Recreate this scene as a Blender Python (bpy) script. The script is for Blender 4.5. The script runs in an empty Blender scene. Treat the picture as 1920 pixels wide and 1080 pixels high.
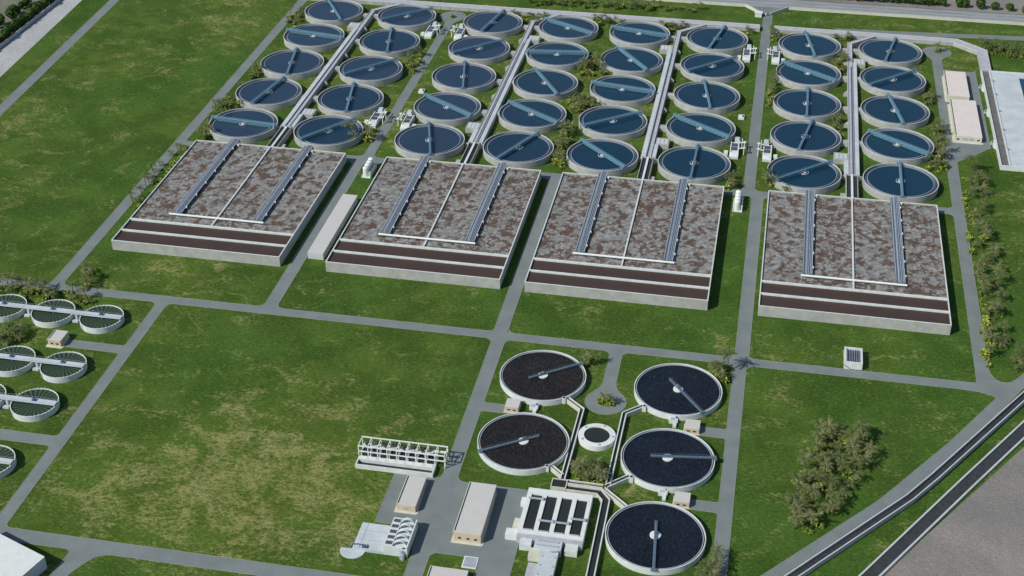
import bpy, math, random
from mathutils import Vector, Matrix
from mathutils.geometry import delaunay_2d_cdt
random.seed(11)
SC = bpy.context.scene
COL = SC.collection
R = math.radians

# ------------------------------------------------------------------ camera
cam = bpy.data.cameras.new('camera')
cam.lens = 49.587
cam.sensor_width = 36
cam.clip_start = 1
cam.clip_end = 12000
co = bpy.data.objects.new('camera', cam)
COL.objects.link(co)
rx, ux, fw = (Vector((0.981564, 0.191104, -0.003397)), Vector((-0.100258, 0.529923, 0.842098)),
              Vector((-0.162729, 0.826233, -0.539313)))
m = Matrix((rx, ux, -fw)).transposed().to_4x4()
m.translation = Vector((135.268, -686.806, 403.525))
co.matrix_world = m
SC.camera = co

# ------------------------------------------------------------------ sky, sun, exposure
SUN_EL, SHADOW_AZ = 41.0, 43.0          # shadows fall towards +x +y
w = bpy.data.worlds.new('World')
SC.world = w
w.use_nodes = True
nt = w.node_tree
bg = nt.nodes['Background']
sky = nt.nodes.new('ShaderNodeTexSky')
sky.sky_type = 'NISHITA'
sky.sun_disc = False
sky.sun_elevation = R(SUN_EL)
sky.sun_rotation = R(180 + 90 - SHADOW_AZ)
sky.air_density = 1.0
sky.dust_density = 0.6
sky.ozone_density = 1.6
nt.links.new(sky.outputs[0], bg.inputs[0])
bg.inputs[1].default_value = 0.085
sl = bpy.data.lights.new('sun', 'SUN')
sl.energy = 3.6
sl.angle = R(0.5)
sl.color = (1.0, 0.965, 0.87)
so = bpy.data.objects.new('sun', sl)
COL.objects.link(so)
d = Vector((math.cos(R(SHADOW_AZ)) * math.cos(R(SUN_EL)), math.sin(R(SHADOW_AZ)) * math.cos(R(SUN_EL)), -math.sin(R(SUN_EL))))
so.rotation_euler = d.to_track_quat('-Z', 'Y').to_euler()
so.location = (-400, -400, 600)
SC.view_settings.view_transform = 'Standard'
SC.view_settings.look = 'None'
SC.view_settings.exposure = 0.17
SC.view_settings.gamma = 1.0
SC.view_settings.use_curve_mapping = False

# ------------------------------------------------------------------ materials
def lin(r, g, b):
    f = lambda c: c / 12.92 if c <= 0.04045 else ((c + 0.055) / 1.055) ** 2.4
    return (f(r / 255), f(g / 255), f(b / 255), 1)

class NG:
    def __init__(s, name):
        s.m = bpy.data.materials.new(name)
        s.m.use_nodes = True
        s.t = s.m.node_tree
        s.b = s.t.nodes['Principled BSDF']
    def n(s, typ, **kw):
        x = s.t.nodes.new(typ)
        for k, v in kw.items(): setattr(x, k, v)
        return x
    def l(s, a, b): s.t.links.new(a, b)
    def noise(s, vec, scale, detail=3, rough=0.55, dist=0.0):
        x = s.n('ShaderNodeTexNoise')
        x.inputs['Scale'].default_value = scale
        x.inputs['Detail'].default_value = detail
        x.inputs['Roughness'].default_value = rough
        x.inputs['Distortion'].default_value = dist
        if vec is not None: s.l(vec, x.inputs['Vector'])
        return x.outputs['Fac']
    def ramp(s, fac, a, b, lo=0.0, hi=1.0):
        x = s.n('ShaderNodeMapRange', interpolation_type='SMOOTHSTEP')
        x.inputs['From Min'].default_value = a
        x.inputs['From Max'].default_value = b
        x.inputs['To Min'].default_value = lo
        x.inputs['To Max'].default_value = hi
        s.l(fac, x.inputs['Value'])
        return x.outputs['Result']
    def mix(s, fac, a, b, blend='MIX'):
        x = s.n('ShaderNodeMix', data_type='RGBA', blend_type=blend)
        for sock, v in ((x.inputs[0], fac), (x.inputs[6], a), (x.inputs[7], b)):
            if hasattr(v, 'links'): s.l(v, sock)
            elif isinstance(v, (int, float)): sock.default_value = v
            else: sock.default_value = v
        return x.outputs[2]
    def math(s, op, a, b):
        x = s.n('ShaderNodeMath', operation=op)
        for i, v in enumerate((a, b)):
            if hasattr(v, 'links'): s.l(v, x.inputs[i])
            else: x.inputs[i].default_value = v
        return x.outputs[0]
    def pos(s, sx=1, sy=1, sz=1):
        g = s.n('ShaderNodeNewGeometry')
        if (sx, sy, sz) == (1, 1, 1): return g.outputs['Position']
        mp = s.n('ShaderNodeMapping')
        mp.inputs['Scale'].default_value = (sx, sy, sz)
        s.l(g.outputs['Position'], mp.inputs['Vector'])
        return mp.outputs[0]
    def bump(s, h, strength=0.4, dist=0.1):
        x = s.n('ShaderNodeBump')
        x.inputs['Strength'].default_value = strength
        x.inputs['Distance'].default_value = dist
        s.l(h, x.inputs['Height'])
        s.l(x.outputs[0], s.b.inputs['Normal'])
    def done(s, color, rough=0.85, spec=0.25, metal=0.0):
        if hasattr(color, 'links'): s.l(color, s.b.inputs['Base Color'])
        else: s.b.inputs['Base Color'].default_value = color
        if hasattr(rough, 'links'): s.l(rough, s.b.inputs['Roughness'])
        else: s.b.inputs['Roughness'].default_value = rough
        s.b.inputs['Specular IOR Level'].default_value = spec
        s.b.inputs['Metallic'].default_value = metal
        return s.m

def grey(c, warm=0.0): return (c * (1 + warm), c, c * (1 - warm), 1)

def surface(name, c, var=0.18, scale=0.25, stain=0.25, rough=0.85, spec=0.2, streak=False, metal=0.0):
    """weathered plain surface: cloudy tone, small grain and darker stains"""
    g = NG(name)
    p = g.pos()
    a = g.noise(p, scale, 5, 0.6)
    b = g.noise(p, 3.1, 3, 0.6)
    dark = tuple(x * (1 - var) for x in c[:3]) + (1,)
    lite = tuple(min(1, x * (1 + var * 0.6)) for x in c[:3]) + (1,)
    col = g.mix(g.ramp(a, 0.3, 0.7), dark, lite)
    st = g.noise(g.pos(1.6, 1.6, 0.25) if streak else g.pos(), 0.55, 4, 0.7)
    col = g.mix(g.ramp(st, 0.52, 0.78, 0, stain), col, tuple(x * 0.45 for x in c[:3]) + (1,))
    col = g.mix(g.ramp(b, 0.25, 0.75, 0, 0.2), col, dark)
    return g.done(col, rough, spec, metal)

M = {}
# grass
g = NG('grass')
p = g.pos()
big = g.noise(p, 0.011, 3, 0.5)
mid = g.noise(p, 0.045, 6, 0.62, 0.4)
pat = g.noise(g.pos(0.8, 1.0, 1), 0.075, 8, 0.68, 0.8)
fin = g.noise(g.pos(0.75, 1.1, 1), 0.62, 5, 0.72, 0.5)
gra = g.noise(p, 2.2, 4, 0.7)
at = g.n('ShaderNodeAttribute', attribute_name='dry')
c1 = g.mix(g.ramp(mid, 0.36, 0.64), lin(64, 88, 30), lin(88, 112, 44))
c1 = g.mix(g.ramp(big, 0.4, 0.62, 0, 0.55), c1, lin(64, 104, 38))
c1 = g.mix(g.ramp(g.noise(p, 0.03, 5, 0.6), 0.48, 0.62, 0, 0.75), c1, lin(54, 84, 26))
dry = g.math('ADD', g.math('MULTIPLY', at.outputs['Fac'], 0.27), g.math('ADD', g.math('MULTIPLY', pat, 1.35), g.math('MULTIPLY', g.math('SUBTRACT', fin, 0.5), 0.95)))
straw = g.mix(g.ramp(gra, 0.35, 0.65), lin(128, 130, 70), lin(182, 174, 120))
c1 = g.mix(g.ramp(at.outputs['Fac'], 0.0, 1.0, 0, 0.30), c1, lin(116, 130, 46))
c1 = g.mix(g.ramp(dry, 0.76, 1.10, 0, 0.88), c1, straw)
c1 = g.mix(g.ramp(fin, 0.30, 0.58, 0.55, 0), c1, lin(44, 66, 20))
c1 = g.mix(g.ramp(gra, 0.34, 0.6, 0.5, 0), c1, lin(38, 58, 16))
gr2 = g.noise(g.pos(0.6, 1.2, 1), 1.1, 4, 0.75, 0.5)
c1 = g.mix(g.ramp(gr2, 0.5, 0.7, 0, 0.4), c1, lin(134, 156, 86))
g.bump(gra, 0.9, 0.35)
M['grass'] = g.done(c1, 0.95, 0.1)
# bare earth
def earth(name, a, b, c):
    g = NG(name)
    p = g.pos()
    n1 = g.noise(p, 0.03, 6, 0.65, 0.5)
    n2 = g.noise(p, 0.35, 6, 0.7)
    n3 = g.noise(p, 1.8, 4, 0.7)
    col = g.mix(g.ramp(n1, 0.3, 0.7), a, b)
    col = g.mix(g.ramp(n2, 0.45, 0.72, 0, 0.6), col, c)
    col = g.mix(g.ramp(n3, 0.34, 0.64, 0.55, 0), col, tuple(x * 0.4 for x in a[:3]) + (1,))
    col = g.mix(g.ramp(g.noise(g.pos(0.7, 1.3, 1), 0.8, 4, 0.75), 0.52, 0.7, 0, 0.45), col, lin(176, 176, 174))
    g.bump(n2, 0.6, 0.6)
    return g.done(col, 0.95, 0.1)
M['earth'] = earth('bare_earth', lin(126, 126, 123), lin(154, 147, 141), lin(148, 130, 122))
M['earth_green'] = earth('sparse_earth', lin(112, 116, 96), lin(138, 138, 126), lin(92, 100, 66))
M['gravel'] = earth('pale_gravel', lin(176, 178, 180), lin(196, 198, 200), lin(160, 150, 140))
# roads
g = NG('asphalt')
p = g.pos()
n1 = g.noise(p, 0.08, 5, 0.6)
n2 = g.noise(p, 1.5, 4, 0.7)
col = g.mix(g.ramp(n1, 0.3, 0.7), lin(116, 124, 124), lin(128, 135, 135))
col = g.mix(g.ramp(n2, 0.3, 0.75, 0.3, 0), col, lin(100, 107, 108))
M['road'] = g.done(col, 0.9, 0.2)
g = NG('old_asphalt')
p = g.pos(0.12, 1.6, 1)
n1 = g.noise(p, 0.3, 5, 0.6)
col = g.mix(g.ramp(n1, 0.3, 0.7), lin(126, 132, 136), lin(148, 153, 156))
col = g.mix(g.ramp(g.noise(g.pos(), 0.12, 4, 0.6), 0.5, 0.75, 0, 0.4), col, lin(110, 112, 116))
M['highway'] = g.done(col, 0.9, 0.2)
M['kerb'] = surface('kerb_concrete', (0.25, 0.28, 0.24, 1), 0.15)
M['paint'] = surface('road_paint', grey(0.5), 0.2)
# concretes, metals, walls
M['concrete'] = surface('concrete', (0.39, 0.40, 0.38, 1), 0.16, 0.22, 0.3, streak=True)
M['deck'] = surface('concrete_deck', (0.42, 0.43, 0.47, 1), 0.14, 0.3, 0.3)
M['slab'] = surface('pale_slab', (0.50, 0.55, 0.58, 1), 0.12, 0.12, 0.35)
M['rim'] = surface('rim_concrete', (0.50, 0.52, 0.54, 1), 0.1, 0.3, 0.12)
M['white'] = surface('white_concrete', (0.60, 0.64, 0.63, 1), 0.12, 0.3, 0.28, streak=True)
M['bright'] = surface('white_paint', (0.68, 0.71, 0.69, 1), 0.06, 0.4, 0.12, 0.5)
M['cream'] = surface('cream_wall', (0.56, 0.56, 0.46, 1), 0.10, 0.3, 0.2, streak=True)
M['sandwall'] = surface('sand_render', (0.55, 0.47, 0.35, 1), 0.08, 0.3, 0.12, streak=True)
M['darkpanel'] = surface('dark_panel', (0.075, 0.09, 0.13, 1), 0.25, 0.5, 0.2, 0.5, 0.4)
M['glass'] = surface('dark_window', (0.045, 0.03, 0.025, 1), 0.1, 0.5, 0.1, 0.25, 0.5)
M['steel'] = surface('galvanised_steel', (0.36, 0.40, 0.45, 1), 0.12, 0.5, 0.2, 0.5, 0.4)
M['bluesteel'] = surface('blue_painted_steel', (0.17, 0.275, 0.38, 1), 0.12, 0.5, 0.12, 0.5, 0.4)
M['bluetruss'] = surface('light_blue_truss', (0.16, 0.34, 0.44, 1), 0.12, 0.5, 0.12, 0.5, 0.4)
M['silt'] = surface('grey_silt', (0.15, 0.145, 0.14, 1), 0.2, 0.3, 0.3)
M['greysteel'] = surface('grey_blue_steel', (0.13, 0.18, 0.245, 1), 0.12, 0.5, 0.12, 0.45, 0.4)
M['roof_pale'] = surface('pale_roof', (0.66, 0.60, 0.56, 1), 0.05, 0.2, 0.12)
M['launder'] = surface('launder_concrete', (0.25, 0.285, 0.33, 1), 0.12, 0.5, 0.2)
M['pipe'] = surface('pipe_paint', (0.25, 0.30, 0.37, 1), 0.15, 0.5, 0.25, 0.45, 0.4)
M['motor'] = surface('motor_blue', (0.05, 0.13, 0.26, 1), 0.1, 0.5, 0.1, 0.4, 0.4)
M['blackmetal'] = surface('black_metal', (0.025, 0.027, 0.03, 1), 0.2, 0.5, 0.1, 0.5, 0.4)
M['rubber'] = surface('dark_lining', (0.045, 0.05, 0.052, 1), 0.25, 0.4, 0.3, 0.6, 0.3)
g = NG('roof_sheet')
n1 = g.noise(g.pos(), 0.2, 4, 0.6)
br = g.n('ShaderNodeTexBrick')
br.inputs['Scale'].default_value = 0.42
br.inputs['Mortar Size'].default_value = 0.02
br.inputs['Color1'].default_value = (0.54, 0.525, 0.505, 1)
br.inputs['Color2'].default_value = (0.56, 0.545, 0.525, 1)
br.inputs['Mortar'].default_value = (0.485, 0.468, 0.45, 1)
br.offset = 0.0
g.l(g.pos(), br.inputs['Vector'])
M['roof'] = g.done(g.mix(g.ramp(n1, 0.35, 0.7, 0, 0.3), br.outputs['Color'], (0.465, 0.45, 0.435, 1)), 0.7, 0.25)
# waters
def water(name, a, b, rough=0.12, bumpy=0.12, scale=0.8, spec=0.35):
    g = NG(name)
    p = g.pos()
    n = g.noise(p, 0.05, 4, 0.6)
    col = g.mix(g.ramp(n, 0.3, 0.7), a, b)
    g.bump(g.noise(p, scale, 3, 0.6), bumpy, 0.05)
    return g.done(col, rough, spec)
M['water_grey'] = water('clear_water_grey', (0.020, 0.042, 0.075, 1), (0.024, 0.048, 0.082, 1))
M['water_blue'] = water('clear_water_blue', (0.006, 0.032, 0.060, 1), (0.008, 0.037, 0.066, 1))
M['water_mid'] = water('clear_water_mid', (0.011, 0.035, 0.064, 1), (0.014, 0.040, 0.070, 1))
M['water_channel'] = water('launder_water', (0.030, 0.055, 0.095, 1), (0.035, 0.065, 0.105, 1))
M['water_dark'] = water('dark_channel_water', (0.022, 0.027, 0.026, 1), (0.030, 0.033, 0.030, 1), 0.4, 0.2)
M['water_brown'] = water('brown_liquor', (0.055, 0.034, 0.026, 1), (0.065, 0.040, 0.030, 1), 0.5, 0.2)
M['water_pool'] = water('pool_water', (0.010, 0.050, 0.110, 1), (0.014, 0.060, 0.130, 1))
def scum(name, tint):
    g = NG(name)
    p = g.pos()
    v = g.n('ShaderNodeTexVoronoi')
    v.inputs['Scale'].default_value = 0.85
    g.l(p, v.inputs['Vector'])
    n = g.noise(g.pos(1.25, 0.6, 1), 0.75, 5, 0.62, 0.9)
    n2 = g.noise(p, 0.06, 4, 0.6)
    col = g.mix(g.ramp(n2, 0.35, 0.7), tuple(x * 0.6 for x in tint[:3]) + (1,), tint)
    col = g.mix(g.ramp(n, 0.45, 0.66, 0, 0.9), col, tuple(x * 1.8 + 0.003 for x in tint[:3]) + (1,))
    col = g.mix(g.ramp(v.outputs['Distance'], 0.3, 0.75, 0, 0.45), col, (0.007, 0.007, 0.009, 1))
    g.bump(n, 1.0, 0.8)
    return g.done(col, 0.42, 0.22)
M['scum'] = scum('dark_sludge_brown', (0.022, 0.0175, 0.0165, 1))
M['scum_sky_tint'] = scum('dark_sludge_sky_tint', (0.008, 0.014, 0.026, 1))  # blue of the reflected sky is painted into this sludge colour
# green ribbed tank bottom
g = NG('green_ribbed_bed')
tc = g.n('ShaderNodeTexCoord')
gr = g.n('ShaderNodeTexGradient', gradient_type='RADIAL')
g.l(tc.outputs['Object'], gr.inputs['Vector'])
wv = g.math('SINE', g.math('MULTIPLY', gr.outputs['Fac'], 2 * math.pi * 26), 0)
n = g.noise(g.pos(), 0.6, 4, 0.6)
col = g.mix(g.ramp(wv, -0.2, 0.8), (0.014, 0.030, 0.016, 1), (0.070, 0.108, 0.066, 1))
col = g.mix(g.ramp(n, 0.4, 0.7, 0, 0.5), col, (0.028, 0.055, 0.025, 1))
M['greenbed'] = g.done(col, 0.5, 0.3)
# foam of the aeration basins
def foam(name, thr, sx):
    g = NG(name)
    p = g.pos(0.9, 0.75, 1)
    a = g.noise(p, 0.21, 3, 0.5, 0.4)
    b = g.noise(g.pos(0.85, 0.8, 1), 0.52 * sx, 5, 0.62, 0.4)
    c = g.noise(g.pos(), 1.6, 4, 0.7)
    s = g.math('ADD', g.math('MULTIPLY', a, 0.9), g.math('MULTIPLY', b, 0.75))
    s = g.math('ADD', s, g.math('MULTIPLY', g.math('SUBTRACT', c, 0.5), 0.18))
    f = g.ramp(s, thr - 0.03, thr + 0.13, 0, 0.95)
    greyc = g.mix(g.ramp(b, 0.3, 0.55), lin(156, 157, 156), lin(122, 121, 118))
    greyc = g.mix(g.ramp(c, 0.54, 0.74, 0, 0.4), greyc, lin(96, 92, 86))
    brown = g.mix(g.ramp(c, 0.3, 0.7), lin(66, 52, 42), lin(104, 84, 70))
    g.bump(b, 0.5, 0.3)
    return g.done(g.mix(f, greyc, brown), 0.7, 0.25)
M['foam_a'] = foam('foam_dense', 0.785, 1.3)
M['foam_b'] = foam('foam_open', 0.82, 0.85)
# plants
def leafmat(name, cols, rough=0.6, amt=0.35):
    g = NG(name)
    oi = g.n('ShaderNodeObjectInfo')
    c = g.mix(g.ramp(g.noise(g.pos(), 0.9, 3, 0.6), 0.3, 0.7), cols[0], cols[1])
    c = g.mix(g.math('MULTIPLY', oi.outputs['Random'], amt), c, cols[2])
    return g.done(c, rough, 0.2)
M['palmleaf'] = leafmat('palm_frond', (lin(84, 90, 54), lin(128, 128, 88), lin(66, 86, 40)), amt=0.6)
M['bushleaf'] = leafmat('broad_leaf', (lin(108, 132, 46), lin(184, 190, 92), lin(80, 110, 40)), amt=0.6)
M['hedgeleaf'] = leafmat('hedge_leaf', (lin(44, 70, 20), lin(72, 98, 30), lin(50, 72, 26)), amt=0.5)
M['trunk'] = surface('palm_bark', (0.13, 0.10, 0.075, 1), 0.25, 1.0, 0.3)

# ------------------------------------------------------------------ mesh helpers
class MB:
    def __init__(s): s.v = []; s.f = []
    def add(s, vs, fs):
        o = len(s.v)
        s.v += [tuple(v) for v in vs]
        s.f += [tuple(i + o for i in f) for f in fs]
        return s
    def quad(s, a, b, c, d): return s.add((a, b, c, d), ((0, 1, 2, 3),))
    def box(s, x0, x1, y0, y1, z0, z1, bottom=False):
        vs = [(x, y, z) for z in (z0, z1) for x, y in ((x0, y0), (x1, y0), (x1, y1), (x0, y1))]
        fs = [(4, 5, 6, 7), (0, 1, 5, 4), (1, 2, 6, 5), (2, 3, 7, 6), (3, 0, 4, 7)]
        if bottom: fs.append((3, 2, 1, 0))
        return s.add(vs, fs)
    def prism(s, poly, z0, z1, bottom=False):
        n = len(poly)
        if sum(poly[i][0] * poly[(i + 1) % n][1] - poly[(i + 1) % n][0] * poly[i][1] for i in range(n)) < 0: poly = poly[::-1]
        vs = [(x, y, z0) for x, y in poly] + [(x, y, z1) for x, y in poly]
        fs = [tuple(range(n, 2 * n))] + [(i, (i + 1) % n, n + (i + 1) % n, n + i) for i in range(n)]
        if bottom: fs.append(tuple(range(n - 1, -1, -1)))
        return s.add(vs, fs)
    def bar(s, p, q, wd, ht=None):
        """square bar from p to q"""
        ht = ht or wd
        p, q = Vector(p), Vector(q)
        d = (q - p).normalized()
        up = Vector((0, 0, 1)) if abs(d.z) < 0.95 else Vector((0, 1, 0))
        a = d.cross(up).normalized() * wd / 2
        b = a.cross(d).normalized() * ht / 2
        vs = [e + i * a + j * b for e in (p, q) for i, j in ((-1, -1), (1, -1), (1, 1), (-1, 1))]
        return s.add(vs, ((0, 1, 2, 3), (7, 6, 5, 4), (0, 4, 5, 1), (1, 5, 6, 2), (2, 6, 7, 3), (3, 7, 4, 0)))
    def tube(s, p, q, r0, r1=None, n=8, caps=True):
        r1 = r0 if r1 is None else r1
        p, q = Vector(p), Vector(q)
        d = (q - p).normalized()
        up = Vector((0, 0, 1)) if abs(d.z) < 0.95 else Vector((0, 1, 0))
        a = d.cross(up).normalized(); b = a.cross(d).normalized()
        vs = []
        for e, r in ((p, r0), (q, r1)):
            vs += [e + r * (math.cos(t) * a + math.sin(t) * b) for t in [2 * math.pi * i / n for i in range(n)]]
        fs = [(i, (i + 1) % n, n + (i + 1) % n, n + i) for i in range(n)]
        if caps: fs += [tuple(range(n - 1, -1, -1)), tuple(range(n, 2 * n))]
        return s.add(vs, fs)
    def lathe(s, prof, n=96, cx=0, cy=0, closed=False):
        """profile of (r, z) swept round z"""
        k = len(prof)
        vs = [(cx + r * math.cos(2 * math.pi * i / n), cy + r * math.sin(2 * math.pi * i / n), z) for i in range(n) for r, z in prof]
        fs = []
        for i in range(n):
            j = (i + 1) % n
            for a in range(k if closed else k - 1):
                b = (a + 1) % k
                fs.append((i * k + a, j * k + a, j * k + b, i * k + b))
        return s.add(vs, fs)
    def ring(s, r0, r1, z0, z1, n=96, cx=0, cy=0):
        return s.lathe([(r1, z0), (r1, z1), (r0, z1), (r0, z0)], n, cx, cy)
    def disc(s, r, z, n=64, cx=0, cy=0):
        return s.add([(cx + r * math.cos(2 * math.pi * i / n), cy + r * math.sin(2 * math.pi * i / n), z) for i in range(n)], (tuple(range(n)),))
    def build(s, name, mat, parent=None, loc=(0, 0, 0), rz=0.0, label=None):
        me = bpy.data.meshes.new(name)
        me.from_pydata(s.v, [], s.f)
        me.materials.append(M[mat] if isinstance(mat, str) else mat)
        me.update()
        o = bpy.data.objects.new(name, me)
        COL.objects.link(o)
        o.location = loc
        o.rotation_euler = (0, 0, rz)
        if parent is not None: o.parent = parent
        if label: o['label'] = label
        return o

def tag(o, label, cat, group=None):
    o['label'] = label
    o['category'] = cat
    if group: o['group'] = group
    return o
def thing(name, label, cat, loc=(0, 0, 0), rz=0.0, group=None):
    o = bpy.data.objects.new(name, None)
    o.empty_display_size = 0.5
    COL.objects.link(o)
    o.location = loc
    o.rotation_euler = (0, 0, rz)
    return tag(o, label, cat, group)
def kids(o): return [c for c in ALLKIDS.get(o.name, [])] or list(o.children)
ALLKIDS = {}
def copy_tree(o, parent=None):
    c = o.copy()
    COL.objects.link(c)
    if parent is not None: c.parent = parent
    for ch in o.children: copy_tree(ch, c)
    return c
def struct(o):
    o['kind'] = 'structure'
    return o
def clone(src, label, loc, rz=0.0, group=None):
    c = copy_tree(src)
    c.location = loc
    c.rotation_euler = (0, 0, rz)
    c['label'] = label
    if group: c['group'] = group
    return c
ORD = ['', 'first', 'second', 'third', 'fourth', 'fifth', 'sixth', 'seventh', 'eighth']

# ------------------------------------------------------------------ ground
DRY = [(-70, -245, 60, 1.0), (-20, -255, 26, 0.9), (-110, -255, 50, 0.85), (-140, -225, 30, 0.5), (-100, -200, 30, 0.4), (-60, -190, 40, 0.45), (-150, -275, 22, 0.5), (-10, -205, 26, 0.35),
       (-260, 245, 45, 0.55), (-300, 170, 40, 0.4), (-345, 70, 40, 0.55), (-330, 0, 60, 0.3), (-280, 300, 40, 0.6), (-370, 200, 16, 0.5),
       (-60, 250, 60, 0.5), (60, 140, 60, 0.45), (-165, 180, 34, 0.75), (-110, 120, 34, 0.75), (-120, 210, 30, 0.7), (-75, 210, 30, 0.6), (-40, 130, 28, 0.55), (-90, 90, 30, 0.6), (-160, 260, 34, 0.6),
       (20, 190, 40, 0.5), (10, 250, 30, 0.5), (265, 275, 20, 0.75), (300, 66, 30, 0.6), (300, 20, 34, 0.3), (190, 150, 40, 0.3), (200, 330, 60, 0.3), (270, 335, 40, 0.4),
       (-200, -200, 24, 0.4), (-170, -100, 40, 0.5), (150, -140, 16, 0.5), (160, -100, 16, 0.6), (205, -100, 14, 0.5), (236, -150, 12, 0.5),
       (98, -222, 8, 0.9), (126, -158, 8, 0.7), (130, -105, 20, 0.4), (0, 345, 60, 0.35), (-20, -285, 14, 0.7), (146, -230, 12, 0.3), (205, -235, 14, 0.35), (75, -170, 10, 0.4), (-215, -160, 18, 0.5)]
def dryness(x, y):
    v = 0.0
    for a, b, r, k in DRY:
        d2 = ((x - a) ** 2 + (y - b) ** 2) / (r * r)
        if d2 < 6: v = max(v, k * math.exp(-d2 * 0.9))
    return v
xs = [-4000, -2000, -1000, -640] + [-480 + 6 * i for i in range(141)] + [480, 800, 1600, 4000]
ys = [-4000, -2000, -900, -500] + [-360 + 6 * i for i in range(131)] + [560, 900, 1800, 4000]
gb = MB()
gb.v = [(x, y, 0.0) for y in ys for x in xs]
nx = len(xs)
gb.f = [(j * nx + i, j * nx + i + 1, (j + 1) * nx + i + 1, (j + 1) * nx + i) for j in range(len(ys) - 1) for i in range(nx - 1)]
ground = struct(gb.build('ground', 'grass'))
a = ground.data.attributes.new('dry', 'FLOAT', 'POINT')
a.data.foreach_set('value', [dryness(v[0], v[1]) for v in gb.v])

def sheet(name, poly, z, mat):
    b = MB()
    n = len(poly)
    if sum(poly[i][0] * poly[(i + 1) % n][1] - poly[(i + 1) % n][0] * poly[i][1] for i in range(n)) < 0: poly = poly[::-1]
    b.add([(x, y, z) for x, y in poly], (tuple(range(n)),))
    return struct(b.build(name, mat))
sheet('bare_terrain', [(-1400, -600), (-413.5, -600), (-413.5, 900), (-1400, 900)], 0.02, 'earth_green')
sheet('gravel_strip', [(-411.3, -400), (-380, -400), (-387.4, 131), (-396, 278), (-401, 360), (-411.3, 360)], 0.03, 'gravel')
sheet('dirt_field', [(-380, 380.5), (900, 380.5), (900, 1400), (-380, 1400)], 0.02, 'earth')
sheet('highway', [(-380, 359.6), (900, 359.6), (900, 379.6), (-380, 379.6)], 0.05, 'highway')
lm = MB()
for y0, wd in ((369.6, 0.5), (376.6, 0.35), (362.4, 0.3)):
    lm.quad((-380, y0, 0.075), (900, y0, 0.075), (900, y0 + wd, 0.075), (-380, y0 + wd, 0.075))
struct(lm.build('highway_marking', 'paint'))
sheet('barren_lot', [(269, -150.5), (312, -78), (600, -78), (600, -500), (-20, -500), (30, -460), (112, -375), (199.4, -253)], 0.02, 'earth')

# ------------------------------------------------------------------ roads: one sheet made as the union of strips and corner fillets
POLYS = []
def strip(x0, x1, y0, y1): POLYS.append([(x0, y0), (x1, y0), (x1, y1), (x0, y1)])
def circ(cx, cy, r, n=36): POLYS.append([(cx + r * math.cos(2 * math.pi * i / n), cy + r * math.sin(2 * math.pi * i / n)) for i in range(n)])
def fillet(cx, cy, sx, sy, r=4.0):
    """rounded inner corner at (cx, cy), grass lying towards (sx, sy)"""
    e = 0.15
    pts = [(cx - sx * e, cy - sy * e)]
    for i in range(7):
        t = math.pi / 2 * i / 6
        pts.append((cx + sx * (r - r * math.sin(t)) - (sx * e if i == 6 else 0), cy + sy * (r - r * math.cos(t)) - (sy * e if i == 0 else 0)))
    POLYS.append(pts)
def cross(x0, x1, y0, y1, which='abcd', r=4.0):
    for k, (cx, cy, sx, sy) in dict(a=(x0, y1, -1, 1), b=(x1, y1, 1, 1), c=(x1, y0, 1, -1), d=(x0, y0, -1, -1)).items():
        if k in which: fillet(cx, cy, sx, sy, r)
POLYS.append([(-382, 430), (-374.6, 282), (-365.2, 90), (-342, -420), (-334, -420), (-357.4, 80), (-367.6, 284), (-374.6, 430)])   # field road, upper left
strip(-229.4, -223.0, -113, 420)                      # left of the blue tanks
strip(-420, 252, -116.4, -110.4)                      # long cross road
strip(-166.2, -160.6, -295, -113)                     # left lower road
strip(-166.2, 60, -298.3, -291.2)                       # bottom road
POLYS.append([(-126.2, -296), (-116.6, -296), (-121.8, -314), (-130, -340), (-137, -340), (-128.2, -314)])
strip(-260, -163, -237.2, -230.6)
strip(-197, -163, -163.4, -157.4)
strip(-106.2, -100.4, 59, 296)
circ(-103.6, 298, 9.8)
strip(-110.2, -103.4, -113, 59)
strip(12.2, 19.0, -113, 59)
strip(-226, 252, 56.0, 62.6)
strip(127.9, 134.3, 59, 345)
strip(133.4, 140.0, -113, 59)
strip(133.2, 139.2, -420, -113)
strip(248.6, 254.8, -113, 290)
circ(252.5, 295, 10)
POLYS.append([(253.5, 263.5), (276.5, 263.6), (276.9, 146.3), (253.5, 121.5)])
strip(12.8, 19.4, -228, -113)
strip(-8.3, 53.3, -258.6, -227.0)
strip(11.3, 53.5, -272.0, -257)
strip(11.8, 19.0, -420, -270)
strip(39.8, 53.5, -420, -270)
circ(75.8, -158, 9.6)
strip(72.6, 78.6, -155, -113)
strip(18, 33, -175.4, -169.2)
strip(119, 134, -175.0, -168.6)
strip(119, 134, -226.0, -219.8)
POLYS.append([(271.4, -98.1), (300, -55), (340, 5), (350, -8), (310, -50), (268.2, -112.7), (244, -153), (217.6, -194.4), (208.5, -206.8), (185.1, -233.3), (162.6, -258.8),
              (139, -285), (136, -285), (136, -276), (153.1, -260.6), (180.8, -228.2), (199, -207), (208.6, -193.6), (232.6, -159.1), (255, -123.3)])
POLYS.append([(250, -97), (254.8, -97), (255.3, -101), (257, -105), (259, -107), (262, -107.6), (265, -106.3), (268, -102.9), (271.4, -98.1), (272, -105), (262, -114), (251, -116.4)])
POLYS.append([(240, -116.4), (250, -117.2), (255.5, -119), (257.6, -122), (262, -112), (240, -111)])
strip(185, 186, 323.2, 324)
POLYS.append([(182, 324.5), (233, 323.4), (317, 328.8), (420, 336), (420, 343), (317, 336), (233, 329.6), (182, 326.6)])
POLYS.append([(116, 359.8), (126.5, 344), (132, 344), (145, 359.8)])
cross(-229.4, -223.0, -116.4, -110.4, 'ab')
cross(-166.2, -160.6, -116.4, -110.4, 'cd')
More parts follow.
